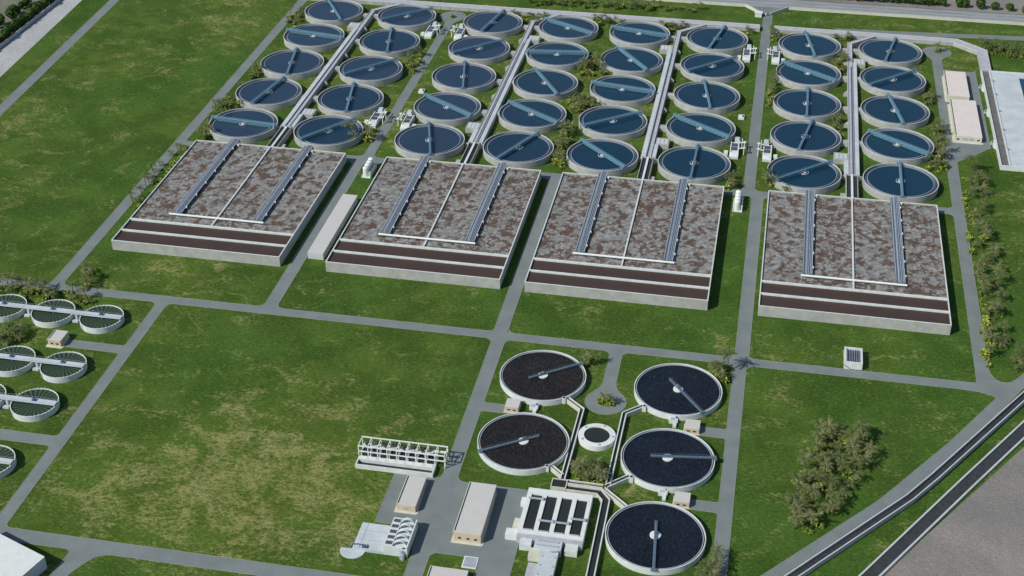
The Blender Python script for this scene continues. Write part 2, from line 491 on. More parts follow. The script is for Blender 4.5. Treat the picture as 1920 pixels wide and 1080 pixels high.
cross(-166.2, -160.6, -298.3, -291.2, 'b', 3)
cross(-126.5, -116.4, -298.3, -291, 'd', 3)
POLYS.append([(-117.5, -298.2), (-108.5, -298.15), (-112.5, -299.1), (-115.6, -301.2), (-118.0, -305.0), (-121.0, -311.0), (-121.5, -300)])
cross(-166.2, -160.6, -237.2, -230.6, 'ad', 2.5)
cross(-166.2, -160.6, -163.4, -157.4, 'ad', 2.0)
cross(-106.2, -100.4, 56.0, 62.6, 'ab', 5)
cross(-110.2, -103.4, 56.0, 62.6, 'cd', 5)
cross(-110.2, -103.4, -116.4, -110.4, 'ab')
cross(12.2, 19.0, 56.0, 62.6, 'cd')
cross(12.8, 19.4, -116.4, -110.4, 'abcd')
cross(127.9, 134.3, 56.0, 62.6, 'ab', 4)
cross(133.4, 140.0, 56.0, 62.6, 'cd', 4)
cross(133.3, 139.4, -116.4, -110.4, 'abcd', 4)
cross(248.6, 254.8, 56.0, 62.6, 'ad', 3.5)
cross(248.6, 254.8, -116.4, -110.4, 'a', 1.5)
cross(72.6, 78.6, -116.4, -110.4, 'cd')
cross(12.8, 19.4, -228, -227.0, 'ab', 4)
cross(12.8, 19.4, -175.4, -169.2, 'bc', 2)
cross(133.2, 139.2, -175.0, -168.6, 'ad', 1.5)
cross(133.2, 139.2, -226.0, -219.8, 'ad', 1.5)
cross(19.0, 39.8, -420, -272.0, '', 4)
fillet(19.0, -272.0, 1, -1, 3.5)
fillet(39.8, -272.0, -1, -1, 2.5)
fillet(-106.0, 289.6, -1, 1, 2.2)
for cx, cy, rr, hw in ((-103.3, 298, 9.8, 2.9), (251.7, 295, 10, 3.1)):
    for s in (-1, 1):
        POLYS.append([(cx + s * hw * 0.9, cy - rr * 0.7), (cx + s * (hw + 3.0), cy - rr * 0.82), (cx + s * (hw + 1.2), cy - rr - 1.0), (cx + s * hw, cy - rr - 4.5), (cx + s * hw * 0.8, cy - rr - 4)])
for s in (-1, 1):
    POLYS.append([(75.6 + s * 2.6, -151), (75.6 + s * 6.0, -150.2), (75.6 + s * 4.2, -147.5), (75.6 + s * 3.0, -143.5), (75.6 + s * 2.6, -143.5)])
def union(polys):
    vs, fs = [], []
    for p_ in polys:
        k = len(vs)
        vs += [Vector(q) for q in p_]
        f = list(range(k, k + len(p_)))
        ar = sum(p_[i][0] * p_[(i + 1) % len(p_)][1] - p_[(i + 1) % len(p_)][0] * p_[i][1] for i in range(len(p_)))
        fs.append(f if ar > 0 else f[::-1])
    V, E, F, _, _, OF = delaunay_2d_cdt(vs, [], fs, 1, 1e-4)
    F = [f for f, q in zip(F, OF) if q]
    return V, F
V, F = union(POLYS)
rb = MB()
rb.v = [(v.x, v.y, 0.05) for v in V]
rb.f = [tuple(f) for f in F]
struct(rb.build('road', 'road'))
# kerb along every free edge
cnt = {}
for f in F:
    for i in range(len(f)):
        e = (f[i], f[(i + 1) % len(f)])
        cnt[e] = cnt.get(e, 0) + 1
nxt = {}
for (i, j) in cnt:
    if (j, i) not in cnt: nxt.setdefault(i, []).append(j)
kb = MB()
left = {i: list(j) for i, j in nxt.items()}
KW, KH = 0.25, 0.12
while any(left.values()):
    st = next(i for i, j in left.items() if j)
    loop, cur = [st], st
    while left.get(cur):
        cur = left[cur].pop()
        if cur == st: break
        loop.append(cur)
    n = len(loop)
    if n < 3: continue
    pts = [V[i] for i in loop]
    off = []
    for i in range(n):
        d0 = (pts[i] - pts[i - 1]).normalized(); d1 = (pts[(i + 1) % n] - pts[i]).normalized()
        n0, n1 = Vector((d0.y, -d0.x)), Vector((d1.y, -d1.x))
        b_ = n0 + n1
        b_ = b_.normalized() / max(0.5, b_.normalized().dot(n1)) if b_.length > 1e-3 else n1
        off.append(pts[i] + b_ * KW)
    vs = [(q.x, q.y, 0.0) for q in pts] + [(q.x, q.y, KH) for q in pts] + [(q.x, q.y, KH) for q in off] + [(q.x, q.y, 0.0) for q in off]
    fs = []
    for i in range(n):
        j = (i + 1) % n
        for k in range(3): fs.append((k * n + i, k * n + j, (k + 1) * n + j, (k + 1) * n + i))
    kb.add(vs, fs)
struct(kb.build('kerb', 'kerb'))
def island(cx, cy, r):
    b = MB()
    b.lathe([(r + 0.35, 0.05), (r + 0.35, 0.2), (r, 0.2), (r, 0.1)], 32, cx, cy)
    struct(b.build('island_kerb', 'kerb'))
    e = MB(); e.disc(r, 0.16, 32, cx, cy)
    struct(e.build('island_lawn', 'grass'))
island(-103.6, 298, 2.6); island(253.4, 296, 3.0); island(75.8, -158, 3.8)

# ------------------------------------------------------------------ blue settling tanks
TR, TH = 22.0, 4.5
def make_tank(bridge_parent=True):
    t = thing('settling_tank', 'x', 'settling tank', (0, 0, 0), 0, 'blue settling tanks')
    b = MB()
    b.lathe([(TR, -0.2), (TR, TH), (TR - 0.35, TH), (TR - 0.35, 2.4)], 112)
    b.build('wall', 'concrete', t)
    b = MB()
    b.lathe([(TR + 0.06, TH - 0.25), (TR + 0.06, TH + 0.05), (TR - 0.38, TH + 0.05), (TR - 0.38, TH - 0.25)], 112)
    b.build('rim', 'rim', t)
    b = MB(); b.ring(19.1, 19.55, 2.0, 3.25); b.ring(20.3, 20.42, 2.0, 3.0)
    b.build('launder', 'launder', t, (0, 0, 0.8))
    b = MB(); b.lathe([(21.7, 2.6), (19.5, 2.6)], 96)
    b.build('launder_water', 'water_channel', t, (0, 0, 0.8))
    b = MB(); b.disc(19.3, 2.95, 96)
    b.build('water', 'water_mid', t, (0, 0, 0.8))
    b = MB(); b.ring(2.5, 2.7, 2.5, 3.35, 40); b.lathe([(1.4, 2.6), (1.4, 3.3), (0.9, 3.6), (0.0, 3.6)], 32)
    b.build('centre_well', 'rim', t, (0, 0, 0.8))
    br = MB()
    L = 22.4
    br.box(-L, L, -0.42, 0.42, 5.05, 5.2, True)
    for s in (-1, 1): br.box(-L, L, s * 0.48 - 0.08, s * 0.48 + 0.08, 4.98, 5.3, True)
    bridge = br.build('bridge', 'bluesteel', t, (0, 0, 0.8))
    tr = MB()
    for s in (-1, 1):
        y = s * 0.48
        tr.bar((-L, y, 4.0), (L, y, 4.0), 0.18)
        tr.bar((-L, y, 6.0), (L, y, 6.0), 0.12)
        n = 28
        for i in range(n):
            x0 = -L + 2 * L * i / n; x1 = -L + 2 * L * (i + 1) / n
            a_, c_ = (4.0, 5.05) if i % 2 else (5.05, 4.0)
            tr.bar((x0, y, a_), (x1, y, c_), 0.2)
            tr.bar((x0, y, 4.0), (x0, y, 6.0), 0.12)
    tr.build('truss', 'bluetruss', bridge)
    for s in (-1, 1):
        e = MB()
        e.box(s * 21.6 - 0.6, s * 21.6 + 0.6, -1.7, 1.7, 3.76, 4.5, True)
        e.box(s * 21.6 - 0.4, s * 21.6 + 0.4, -0.9, 0.9, 4.4, 5.0)
        e.build('end_carriage', 'bluesteel', bridge)
    sk = MB()
    for s in (-1, 1):
        for i in range(7): sk.bar((s * (4 + 2.2 * i), 0, 4.1), (s * (4 + 2.2 * i), 0, 2.96), 0.14)
        sk.box(min(s * 3, s * 18.6), max(s * 3, s * 18.6), -0.1, 0.1, 2.96, 3.2, True)
    sk.build('scraper', 'bluetruss', bridge)
    return t
ANG = {'T11': 120, 'T12': -138, 'T21': 171, 'T22': 101, 'T31': 100, 'T32': -132, 'T41': 80, 'T42': 100, 'T51': 175, 'T52': -126, 'A1': 79, 'A2': -136, 'A3': 101, 'A4': 146, 'A5': 105,
       'B1': 151, 'B2': -173, 'B3': 120, 'B4': 146, 'B5': -115, 'C1': 167, 'C2': 125, 'C3': 170, 'C4': -142, 'D1': 79, 'D2': -136, 'D3': 100, 'D4': 146, 'C5': 135, 'D5': 89,
       'E1': 100, 'E2': 145, 'E3': 90, 'F1': 79, 'F2': -136, 'F3': 101, 'E4': 80, 'E5': -137, 'F4': 144, 'F5': 90}
CX = [('T1', -192.6), ('T2', -135.6), ('A', -69.2), ('B', -12.4), ('C', 40.4), ('D', 96.8), ('E', 162.7), ('F', 219.2)]
CY = [282.2, 232.9, 183.4, 133.9, 84.9]
tank0 = make_tank()
first = True
wmesh = {}
for ci, (c, x) in enumerate(CX):
    for r in range(5):
        ang = ANG[(c + str(r + 1)) if c[0] != 'T' else 'T%d%s' % (r + 1, c[1])]
        yy = CY[r] + (1.0 if c[0] == 'T' else (0.4 if c in 'AB' else (-0.6 if c in 'F' else -0.3)))
        look = ang % 180
        rel = (look + 11) % 180
        desc = 'crosswise' if rel < 24 or rel > 156 else ('lengthwise' if 66 < rel < 118 else 'slanting')
        lab = 'round blue settling tank, bridge %s, %s from the front in the %s column from left' % (desc, ORD[5 - r], ORD[ci + 1])
        t = tank0 if first else copy_tree(tank0)
        first = False
        t.location = (x, yy, 0)
        t['label'] = lab
        for ch in t.children:
            k = ch.name.split('.')[0]
            if k == 'bridge': ch.rotation_euler.z = R(ang)
            if k == 'water':
                mk = 'water_grey' if ci <= 2 and not (c == 'T2' and r in (1, 3, 4)) else ('water_mid' if ci == 3 or c == 'T2' else 'water_blue')
                if mk not in wmesh:
                    wmesh[mk] = ch.data.copy(); wmesh[mk].materials[0] = M[mk]
                ch.data = wmesh[mk]

# ------------------------------------------------------------------ channels between the tanks
def make_channel(xc, side, ords, ext):
    """raised concrete channel between two tank columns; side = +1 / -1 for the flank of the upper chamber"""
    t = thing('effluent_channel', 'raised concrete channel running back between the %s tank columns' % ords, 'channel', (xc, 0, 0), 0, 'raised channels between the tanks')
    z = 3.6
    b = MB()
    b.prism([(-1.7, 87.5), (1.7, 87.5), (1.7, 291), (-1.7, 293.4)], 0, z)
    b.build('main_trough', 'deck', t)
    b = MB()
    for x in (-1.62, 1.42): b.box(x, x + 0.2, 87.6, 290, z, z + 0.5)
    b.build('kerb_wall', 'rim', t)
    e = MB()
    q0, q1 = (0.0, 291.6), (17.5, 308.8)
    dx, dy = q1[0] - q0[0], q1[1] - q0[1]
    L = math.hypot(dx, dy); nx_, ny_ = -dy / L * 1.6, dx / L * 1.6
    e.prism([(q0[0] + nx_, q0[1] + ny_), (q0[0] - nx_, q0[1] - ny_), (q1[0] - nx_, q1[1] - ny_), (q1[0] + nx_, q1[1] + ny_)], 0, z - 0.05)
    e.build('elbow', 'deck', t)
    s = MB()
    x0, x1 = (1.9, 4.6) if side > 0 else (-4.6, -1.9)
    s.box(x0, x1, 87.5, 257, 0, z - 0.1)
    s.build('side_trough', 'slab', t)
    s = MB()
    s.box(-0.55 + side * 1.0, 0.55 + side * 1.0, 88, 250, z, z + 0.03)
    s.build('dark_slot', 'darkpanel', t)
    s = MB()
    x2, x3 = (-4.4, -1.9) if side > 0 else (1.9, 4.4)
    s.box(x2, x3, 87.5, 107, 0, z - 0.15)
    s.build('side_trough', 'slab', t)
    for (sd, y0) in ((side, 256.0), (-side, 107.2)):
        c = MB()
        a0, a1 = (1.9, 10.6) if sd > 0 else (-10.6, -1.9)
        c.box(a0, a1, y0, y0 + 9.6, 0, 3.0)
        c.box(a0 + 0.5, a1 - 0.5, y0 + 0.5, y0 + 9.1, 3.0, 3.08)
        ch = c.build('chamber', 'concrete', t)
        l = MB()
        for i in range(3): l.box(a0 + 1 + 2.5 * i, a0 + 2.9 + 2.5 * i, y0 + 1.5, y0 + 8, 3.08, 3.2)
        l.build('cover_slab', 'slab', ch)
    for yy in CY[:4]:
        for sd in (-1, 1):
            c = MB()
            far = 6.9
            near = 1.7
            if sd == side and yy < 257: near = 4.6
            c.box(min(sd * near, sd * far), max(sd * near, sd * far), yy - 2.2 + ext, yy + 2.2 + ext, 0, 2.9)
            c.build('link_duct', 'concrete', t)
    for yy in (258, 208.5, 160.5):
        f = MB()
        sd = -side if yy < 250 else -side
        xa, xb = sd * 1.7, sd * 4.4
        f.add([(xa, yy - 1.6, 0), (xa, yy + 1.6, 0), (xa, yy + 1.6, 3.4), (xa, yy - 1.6, 3.4), (xb, yy - 1.6, 0), (xb, yy + 1.6, 0), (xb, yy - 1.6, 2.6)],
              ((0, 4, 6, 3), (1, 2, 5), (4, 5, 6), (2, 3, 6), (5, 2, 6), (0, 3, 2, 1)))
        f.build('buttress', 'concrete', t)
    # open double trough down to the aeration basin
    o = MB()
    for x in (-3.5, 3.15): o.box(x, x + 0.35, 54.2, 87.4, 0, 4.0)
    o.box(-3.5, 3.5, 87.0, 87.45, 0, 4.0)
    o.build('trough_wall', 'concrete', t)
    o = MB(); o.box(-0.6, 0.6, 54.2, 87.0, 0.2, 4.1)
    o.build('divider', 'bright', t)
    o = MB(); o.box(-3.15, -0.6, 54.2, 87.0, 0, 3.1); o.box(0.6, 3.15, 54.2, 87.0, 0, 3.1)
    o.build('dark_water', 'water_dark', t)
    f = MB()
    for sd in (-1, 1):
        f.add([(sd * 3.5, 85.8, 0), (sd * 3.5, 87.4, 0), (sd * 7.0, 87.4, 0), (sd * 3.5, 85.8, 3.5), (sd * 3.5, 87.4, 3.5), (sd * 7.0, 87.4, 2.8)],
              ((3, 5, 4), (0, 2, 5, 3), (1, 4, 5, 2)))
    f.build('wing_wall', 'concrete', t)
    f = MB()
    sd = -1 if side > 0 and xc < 0 else (1 if xc < 100 else -1)
    f.box(min(sd * 3.6, sd * 6.6), max(sd * 3.6, sd * 6.6), 60, 65.5, 0, 2.4)
    f.build('valve_block', 'concrete', t)
    return t
make_channel(-163.8, -1, 'first and second', 1.0)
make_channel(-40.6, 1, 'third and fourth', 0.4)
make_channel(68.3, -1, 'fifth and sixth', -0.3)
make_channel(190.9, 1, 'seventh and eighth', -0.4)

# ------------------------------------------------------------------ collector channel along the back
def poly_offset(pts, wd):
    L_, R_ = [], []
    n = len(pts)
    for i in range(n):
        d0 = (Vector(pts[i]) - Vector(pts[i - 1])).normalized() if i else None
        d1 = (Vector(pts[i + 1]) - Vector(pts[i])).normalized() if i < n - 1 else None
        d0 = d0 or d1; d1 = d1 or d0
        n0, n1 = Vector((-d0.y, d0.x)), Vector((-d1.y, d1.x))
        b_ = (n0 + n1).normalized()
        b_ = b_ / max(0.4, b_.dot(n1))
        L_.append(Vector(pts[i]) + b_ * wd); R_.append(Vector(pts[i]) - b_ * wd)
    return L_, R_
def band(mb, pts, w0, w1, z0, z1):
    """wall running along pts between lateral offsets w0 and w1 (positive = left)"""
    A_, _ = poly_offset(pts, w0); B_, _ = poly_offset(pts, w1)
    n = len(pts)
    vs = [(v.x, v.y, z) for z in (z0, z1) for l in (A_, B_) for v in l]
    fs = []
    a0, b0, a1, b1 = 0, n, 2 * n, 3 * n
    for i in range(n - 1):
        fs += [(a1 + i, b1 + i, b1 + i + 1, a1 + i + 1), (a0 + i, a0 + i + 1, a1 + i + 1, a1 + i)[::-1], (b0 + i, b0 + i + 1, b1 + i + 1, b1 + i)]
    fs += [(a0, a1, b1, b0)[::-1], (a0 + n - 1, b0 + n - 1, b1 + n - 1, a1 + n - 1)[::-1]]
    mb.add(vs, fs)
    return mb
def collector(pts, label):
    t = thing('collector_channel', label, 'channel', (0, 0, 0))
    b = band(MB(), pts, 3.4, -3.4, 0, 2.7)
    b.build('body', 'concrete', t)
    b = band(MB(), pts, 3.5, 3.1, 2.6, 3.1); band(b, pts, -3.1, -3.5, 2.6, 3.1)
    b.build('kerb_wall', 'rim', t)
    b = band(MB(), pts, 3.0, -3.0, 2.7, 2.8)
    b.build('deck', 'deck', t)
    for i in range(len(pts) - 1):
        p_, q_ = Vector(pts[i]), Vector(pts[i + 1])
        L = (q_ - p_).length
        j = MB()
        u = (q_ - p_) / L
        nn = Vector((-u.y, u.x))
        for k in range(int(L / 7.5)):
            c = p_ + u * (4 + 7.5 * k)
            j.bar((*(c - nn * 3.48), 0.1), (*(c - nn * 3.48), 2.6), 0.12)
        if j.v: j.build('joint', 'kerb', t)
    return t
collector([(-420, 313.4), (126.2, 313.4)], 'long pale concrete channel behind the blue tanks, left of the gate road')
collector([(136.4, 313.2), (266, 312.2), (283.6, 296.6), (283.4, 262.5)], 'pale concrete channel behind the last two tank columns, bending towards the storage basin')
t = thing('inlet_channel', 'open dark channel with white walls and valve brackets along the storage basin', 'channel', (0, 0, 0))
b = MB(); b.box(280.6, 285.2, 118.2, 262.2, 0, 1.9); b.build('silt_bed', 'silt', t)
b = MB(); b.box(279.9, 280.6, 118.2, 262.2, 0, 3.0); b.box(279.9, 285.2, 117.4, 118.2, 0, 3.0); b.build('wall', 'white', t)
for y in (236, 196, 150):
    b = MB()
    b.prism([(279.9, y - 5), (279.9, y + 4), (278.4, y + 2), (278.4, y - 2.5)], 0, 2.9)
    k = b.build('gate_bracket', 'white', t)
    b = MB(); b.box(276.6, 278.4, y - 0.6, y + 1.8, 0.6, 1.3, True); b.tube((277.4, y + 0.6, 1.3), (277.4, y + 0.6, 3.2), 0.35); b.build('valve', 'steel', k)
t = thing('storage_basin', 'large pale concrete basin with blue pool at the right edge of the plant', 'basin', (0, 0, 0))
b = MB(); b.box(286.0, 304.4, 118.2, 261.3, 0, 2.4); b.box(304.4, 420, 254, 261.3, 0, 2.4); b.box(304.4, 420, 118.2, 130, 0, 2.4)
b.build('apron', 'slab', t)
b = MB(); b.box(285.2, 286.0, 117.2, 262.2, 0, 3.0); b.box(286.0, 421, 261.3, 262.2, 0, 3.0); b.box(286.0, 421, 117.2, 118.2, 0, 3.0); b.box(420, 421, 118.2, 261.3, 0, 3.0)
b.build('wall', 'white', t)
b = MB(); b.box(304.4, 420, 130, 254, 0, 2.0); b.build('water', 'water_pool', t)
b = MB()
for y in (140, 168, 196, 222, 244): b.box(285.3, 286.2, y, y + 1.2, 3.0, 3.9); b.bar((286.2, y + 0.6, 3.6), (287.6, y + 0.6, 3.0), 0.3)
b.build('handwheel', 'steel', t)

# ------------------------------------------------------------------ aeration basins
def basin(x0, x1, lab, swap):
    t = thing('aeration_basin', lab, 'aeration basin', ((x0 + x1) / 2, 0, 0), 0, 'foam covered aeration basins')
    h = (x1 - x0) / 2
    Y0, Y1, H = -71.0, 54.0, 6.0
    b = MB()
    b.box(-h, -h + 0.45, Y0, Y1, 0, H); b.box(h - 0.45, h, Y0, Y1, 0, H)
    b.box(-h + 0.45, h - 0.45, Y0, Y0 + 0.45, 0, H); b.box(-h + 0.45, h - 0.45, Y1 - 0.45, Y1, 0, H)
    b.build('wall', 'concrete', t)
    b = MB()
    b.box(-h - 0.08, -h + 0.5, Y0 - 0.08, Y1 + 0.08, H, H + 0.2); b.box(h - 0.5, h + 0.08, Y0 - 0.08, Y1 + 0.08, H, H + 0.2)
    b.box(-h + 0.5, h - 0.5, Y0 - 0.08, Y0 + 0.5, H, H + 0.2); b.box(-h + 0.5, h - 0.5, Y1 - 0.5, Y1 + 0.08, H, H + 0.2)
    b.build('rim', 'white', t)
    b = MB(); b.box(-0.42, 0.42, -45.6, Y1 - 0.5, 4.5, H + 0.15)
    b.build('divider', 'white', t)
    b = MB(); b.box(-h + 0.5, h - 0.5, -46.9, -45.6, 4.5, H + 0.15); b.box(-h + 0.5, h - 0.5, -59.0, -57.9, 4.5, H + 0.15)
    b.build('cross_wall', 'white', t)
    q = h / 2
    lanes = [(-h + 0.45, -q), (-q, -0.42), (0.42, q), (q, h - 0.45)]
    for i, (a_, c_) in enumerate(lanes):
        b = MB(); b.quad((a_, -45.6, 5.3), (c_, -45.6, 5.3), (c_, Y1 - 0.45, 5.3), (a_, Y1 - 0.45, 5.3))
        b.build('foam', 'foam_a' if (i + swap) % 2 == 0 else 'foam_b', t)
    for y0, y1 in ((-57.9, -46.9), (Y0 + 0.45, -59.0)):
        b = MB(); b.quad((-h + 0.45, y0, 5.2), (h - 0.45, y0, 5.2), (h - 0.45, y1, 5.2), (-h + 0.45, y1, 5.2))
        b.build('liquor', 'water_brown', t)
    for s in (-1, 1):
        x = s * 24.0
        d = MB()
        d.box(x - 2.3, x - 1.0, -36, 56.5, 7.0, 7.2, True)
        d.box(x - 0.75, x + 2.1, -36.4, 57, 6.3, 6.42, True)
        for px in (-2.5, 2.3): d.bar((x + px, -36.6, 6.85), (x + px, 57.2, 6.85), 0.3)
        for k in range(7): d.bar((x - 2.5, -36 + 15.2 * k, 6.8), (x + 2.4, -36 + 15.2 * k, 6.8), 0.2)
        for k in range(13):
            for px in (-2.4, 2.2): d.bar((x + px, -34 + 7.2 * k, 5.2), (x + px, -34 + 7.2 * k, 6.9), 0.3)
        br = d.build('pipe_bridge', 'greysteel', t)
        for px, r in ((-0.2, 0.34), (0.7, 0.34), (1.6, 0.34)):
            p_ = MB()
            p_.tube((x + px, -37, 7.3), (x + px, 57.5, 7.3), r, n=8)
            p_.tube((x + px, 57.5, 7.3), (x + px, 60.2, 4.5), r, n=8)
            p_.tube((x + px, 60.2, 4.5), (x + px, 61.0, 0), r, n=8)
            p_.build('pipe', 'pipe', br)
        r_ = MB()
        for px in (-2.3, -1.0):
            for zz in (7.7, 8.2): r_.bar((x + px, -36, zz), (x + px, 56.5, zz), 0.1)
            for k in range(38): r_.bar((x + px, -36 + 2.5 * k, 7.2), (x + px, -36 + 2.5 * k, 8.2), 0.08)
        r_.build('railing', 'rim', br)
        e_ = MB()
        e_.bar((x + 2.3, -36.6, 7.0), (x + 2.3, 57.2, 7.0), 0.4); e_.bar((x - 0.72, -36.6, 7.35), (x - 0.72, 57.2, 7.35), 0.34)
        e_.build('cable_tray', 'rim', br)
        for k in range(6):
            v = MB(); v.box(x + 2.6, x + 3.2, -30 + 15 * k, -29.2 + 15 * k, 6.4, 7.6, True); v.build('valve', 'bright', br)
        v = MB(); v.box(x + 3.0, x + 4.2, 51.5, 52.8, 5.3, 6.6); v.build('valve_box', 'bright', br)
    b = MB(); b.tube((-h + 20.5, -38.2, 6.8), (h - 20.5, -38.2, 6.8), 0.6, n=10)
    b.build('header_pipe', 'bright', t)
    return t
basin(-211.7, -114.4, 'leftmost foam covered aeration basin, beside the road with small palms', 0)
basin(-88.4, 7.5, 'foam covered aeration basin right of the pale flat roof, second from the left', 1)
basin(20.7, 116.8, 'foam covered aeration basin with the silo row on its right, third from the left', 0)
basin(142.6, 238.3, 'rightmost foam covered aeration basin with brown end cells near the right road', 1)

# ------------------------------------------------------------------ silo rows
def silos(lab, x, y, r):
    t = thing('silo_row', lab, 'silos', (x, y, 0), 0, 'white silo rows')
    b = MB(); b.box(-2.8, 2.8, -1.8, 13.8, 0, 0.5); b.build('base', 'white', t)
    b = MB(); b.box(-2.7, -2.3, -1.7, 13.5, 0.5, 1.0); b.box(1.9, 2.7, -1.0, 13.6, 0.5, 3.4); b.build('bund_wall', 'white', t)
    for i in range(4):
        b = MB()
        y_ = 0.6 + 3.85 * i
        b.lathe([(r, 0.5), (r, 5.8), (r * 0.86, 6.3), (r * 0.5, 6.65), (0, 6.8)], 24, -0.35, y_)
        s = b.build('silo', 'bright', t)
        b = MB(); b.tube((-0.35, y_, 6.6), (-0.35, y_, 7.1), 0.35, n=10)
        b.build('vent', 'bright', s)
silos('row of four white domed silos between the two left basins', -96.9, 37.6, 1.75)
silos('row of four white domed silos by the crossing on the main road', 125.9, 37.2, 1.75)

# ------------------------------------------------------------------ sludge screen houses
def screen_house(sx):
    """sx = +1: gantry towards +x"""
    t = thing('screen_house', 'x', 'screen house', (0, 0, 0), 0, 'grey screen houses with gantries')
    X = lambda a_, c_: (min(sx * a_, sx * c_), max(sx * a_, sx * c_))
    b = MB()
    b.box(*X(0, 5.4), 3.6, 17.4, 0, 2.9)
    b.add([(sx * x, y, z) for x, y, z in ((0, 0, 0), (5.4, 0, 0), (5.4, 3.6, 0), (0, 3.6, 0), (0, 3.6, 2.9), (5.4, 3.6, 2.9), (0, 0, 1.7), (5.4, 0, 1.7), (2.0, 1.8, 2.7))],
          ((0, 1, 7, 6), (1, 2, 5, 7), (0, 6, 4, 3), (6, 7, 8), (7, 5, 8), (5, 4, 8), (4, 6, 8)))
    b.build('body', 'white', t)
    b = MB(); b.box(*X(0.1, 0.6), 3.7, 17.3, 2.9, 3.5); b.box(*X(4.8, 5.3), 3.7, 17.3, 2.9, 3.3)
    b.build('parapet', 'bright', t)
    for i in range(2):
        b = MB(); b.box(*X(0.9, 4.5), 6.4 + 5.2 * i, 10.9 + 5.2 * i, 2.9, 3.05); b.build('roof_panel', 'darkpanel', t)
    b = MB(); b.box(*X(2.2, 5.4), 17.4, 22.0, 0, 4.4); b.box(*X(2.6, 5.0), 18, 21.4, 4.4, 4.9)
    b.build('hoist_house', 'slab', t)
    b = MB()
    for y in (6.6, 14.5):
        b.bar((sx * 8.4, y, 0), (sx * 8.4, y, 4.8), 0.45)
        b.bar((sx * 5.4, y, 4.6), (sx * 8.6, y, 4.6), 0.5)
    b.bar((sx * 8.4, 6.4, 4.6), (sx * 8.4, 14.7, 4.6), 0.45); b.bar((sx * 6.9, 6.4, 4.6), (sx * 6.9, 20, 4.6), 0.4)
    b.box(*X(7.5, 9.3), 5.8, 7.4, 4.85, 5.3, True); b.box(*X(7.5, 9.3), 13.7, 15.3, 4.85, 5.3, True)
    b.build('gantry', 'bright', t)
    b = MB(); b.box(*X(-3.6, -1.2), 4.2, 7.6, 0, 1.9); b.build('pit_cover', 'bright', t)
    return t
hw, he = screen_house(1), screen_house(-1)
for i, (src, x, y, lab) in enumerate(((hw, 117.0, 101.7, 'grey screen house left of the main road, nearer one, gantry over the verge'), (he, 142.6, 101.7, 'grey screen house right of the main road, nearer one'),
                        (hw, -114.8, 102.4, 'grey screen house left of the roundabout road, nearer one, beside palms'), (he, -87.6, 102.0, 'grey screen house right of the roundabout road, nearer one'),
                        (hw, 116.6, 252.0, 'grey screen house left of the main road near the back channel'), (he, 142.4, 252.0, 'grey screen house right of the main road near the back channel'),
                        (hw, -114.8, 252.6, 'grey screen house left of the road just below the back roundabout'), (he, -87.2, 252.6, 'grey screen house right of the road just below the back roundabout'))):
    if i < 2: src.location = (x, y, 0); src['label'] = lab
    else: clone(src, lab, (x, y, 0))
def slab_box(lab, x, y):
    t = thing('pit_hatch', lab, 'hatch', (x, y, 0))
    b = MB(); b.box(-1.9, 1.9, -2.6, 2.6, 0, 1.3); b.build('plinth', 'bright', t)
    b = MB(); b.box(0.6, 1.5, -1.2, 1.4, 1.3, 1.6); b.build('lid', 'darkpanel', t)
slab_box('small white hatch box on the lawn beside the main road', 121.2, 161.0)
slab_box('small white hatch box on the lawn beside the roundabout road', -93.6, 161.6)

# ------------------------------------------------------------------ flat roofed buildings
def building(name, lab, cat, x0, x1, y0, y1, h, win=(), base=1.2, par=True, roofm='roof', wallm='sandwall', slab=True, group=None):
    t = thing(name, lab, cat, ((x0 + x1) / 2, (y0 + y1) / 2, 0), 0, group)
    hx, hy = (x1 - x0) / 2, (y1 - y0) / 2
    b = MB(); b.box(-hx, hx, -hy, hy, 0, h)
    b.build('wall', wallm, t)
    b = MB(); b.box(-hx + 0.02, hx + 0.12, -hy + 0.3, hy + 0.1, h, h + 0.14)
    b.build('roof', roofm, t)
    if par:
        b = MB(); b.box(-hx - 0.35, -hx - 0.02, -hy - 0.1, hy + 0.1, h - 0.5, h + 0.25); b.build('parapet', 'cream', t)
        b = MB(); b.box(-hx + 0.06, -hx + 0.5, -hy + 1.0, hy - 0.4, h + 0.14, h + 0.2); b.build('gutter', 'blackmetal', t)
    if slab:
        b = MB(); b.prism([(-hx - base, -hy - base * 0.7), (-hx - base * 0.7, -hy - base), (hx + base * 0.5, -hy - base), (hx + base, -hy - base * 0.4), (hx + base * 0.6, -hy + 2.6), (hx + 0.3, hy + 0.4), (-hx - base * 0.8, hy + 0.4)], 0, 0.22)
        b.build('base_slab', 'cream', t)
    for (fx, fz, fw, fh, m_) in win:
        b = MB(); b.box(-hx + fx - fw / 2, -hx + fx + fw / 2, -hy - 0.06, -hy + 0.05, fz, fz + fh)
        w_ = b.build('window', m_, t)
    return t
G_, L_ = 'glass', 'steel'
building('workshop', 'long beige flat roofed workshop on the paved yard', 'building', 27.0, 38.4, -263.9, -231.8, 4.9, [(2.4, 1.7, 1.3, 0.9, G_), (6.0, 1.7, 1.3, 0.9, G_), (9.2, 1.7, 1.3, 0.9, G_)])
building('storehouse', 'short beige flat roofed storehouse with one vent, beside the screw pumps', 'building', -0.9, 7.1, -250.2, -230.9, 3.4, [(3.8, 1.1, 2.0, 1.2, L_)])
building('gatehouse', 'beige roof at the bottom edge in front of the paved yard', 'building', 22.2, 37.4, -312, -283.2, 3.2, [], par=True)
building('blower_house', 'larger cream building with dark windows beside the right paved pad', 'building', 255.6, 271.6, 151.6, 206.6, 4.2, [(1.6, 1.5, 1.6, 1.0, G_), (6.0, 1.2, 3.2, 1.8, L_), (10.0, 1.2, 3.2, 1.8, L_), (14.0, 1.5, 1.6, 1.0, G_)], wallm='cream', base=1.5, roofm='roof_pale')
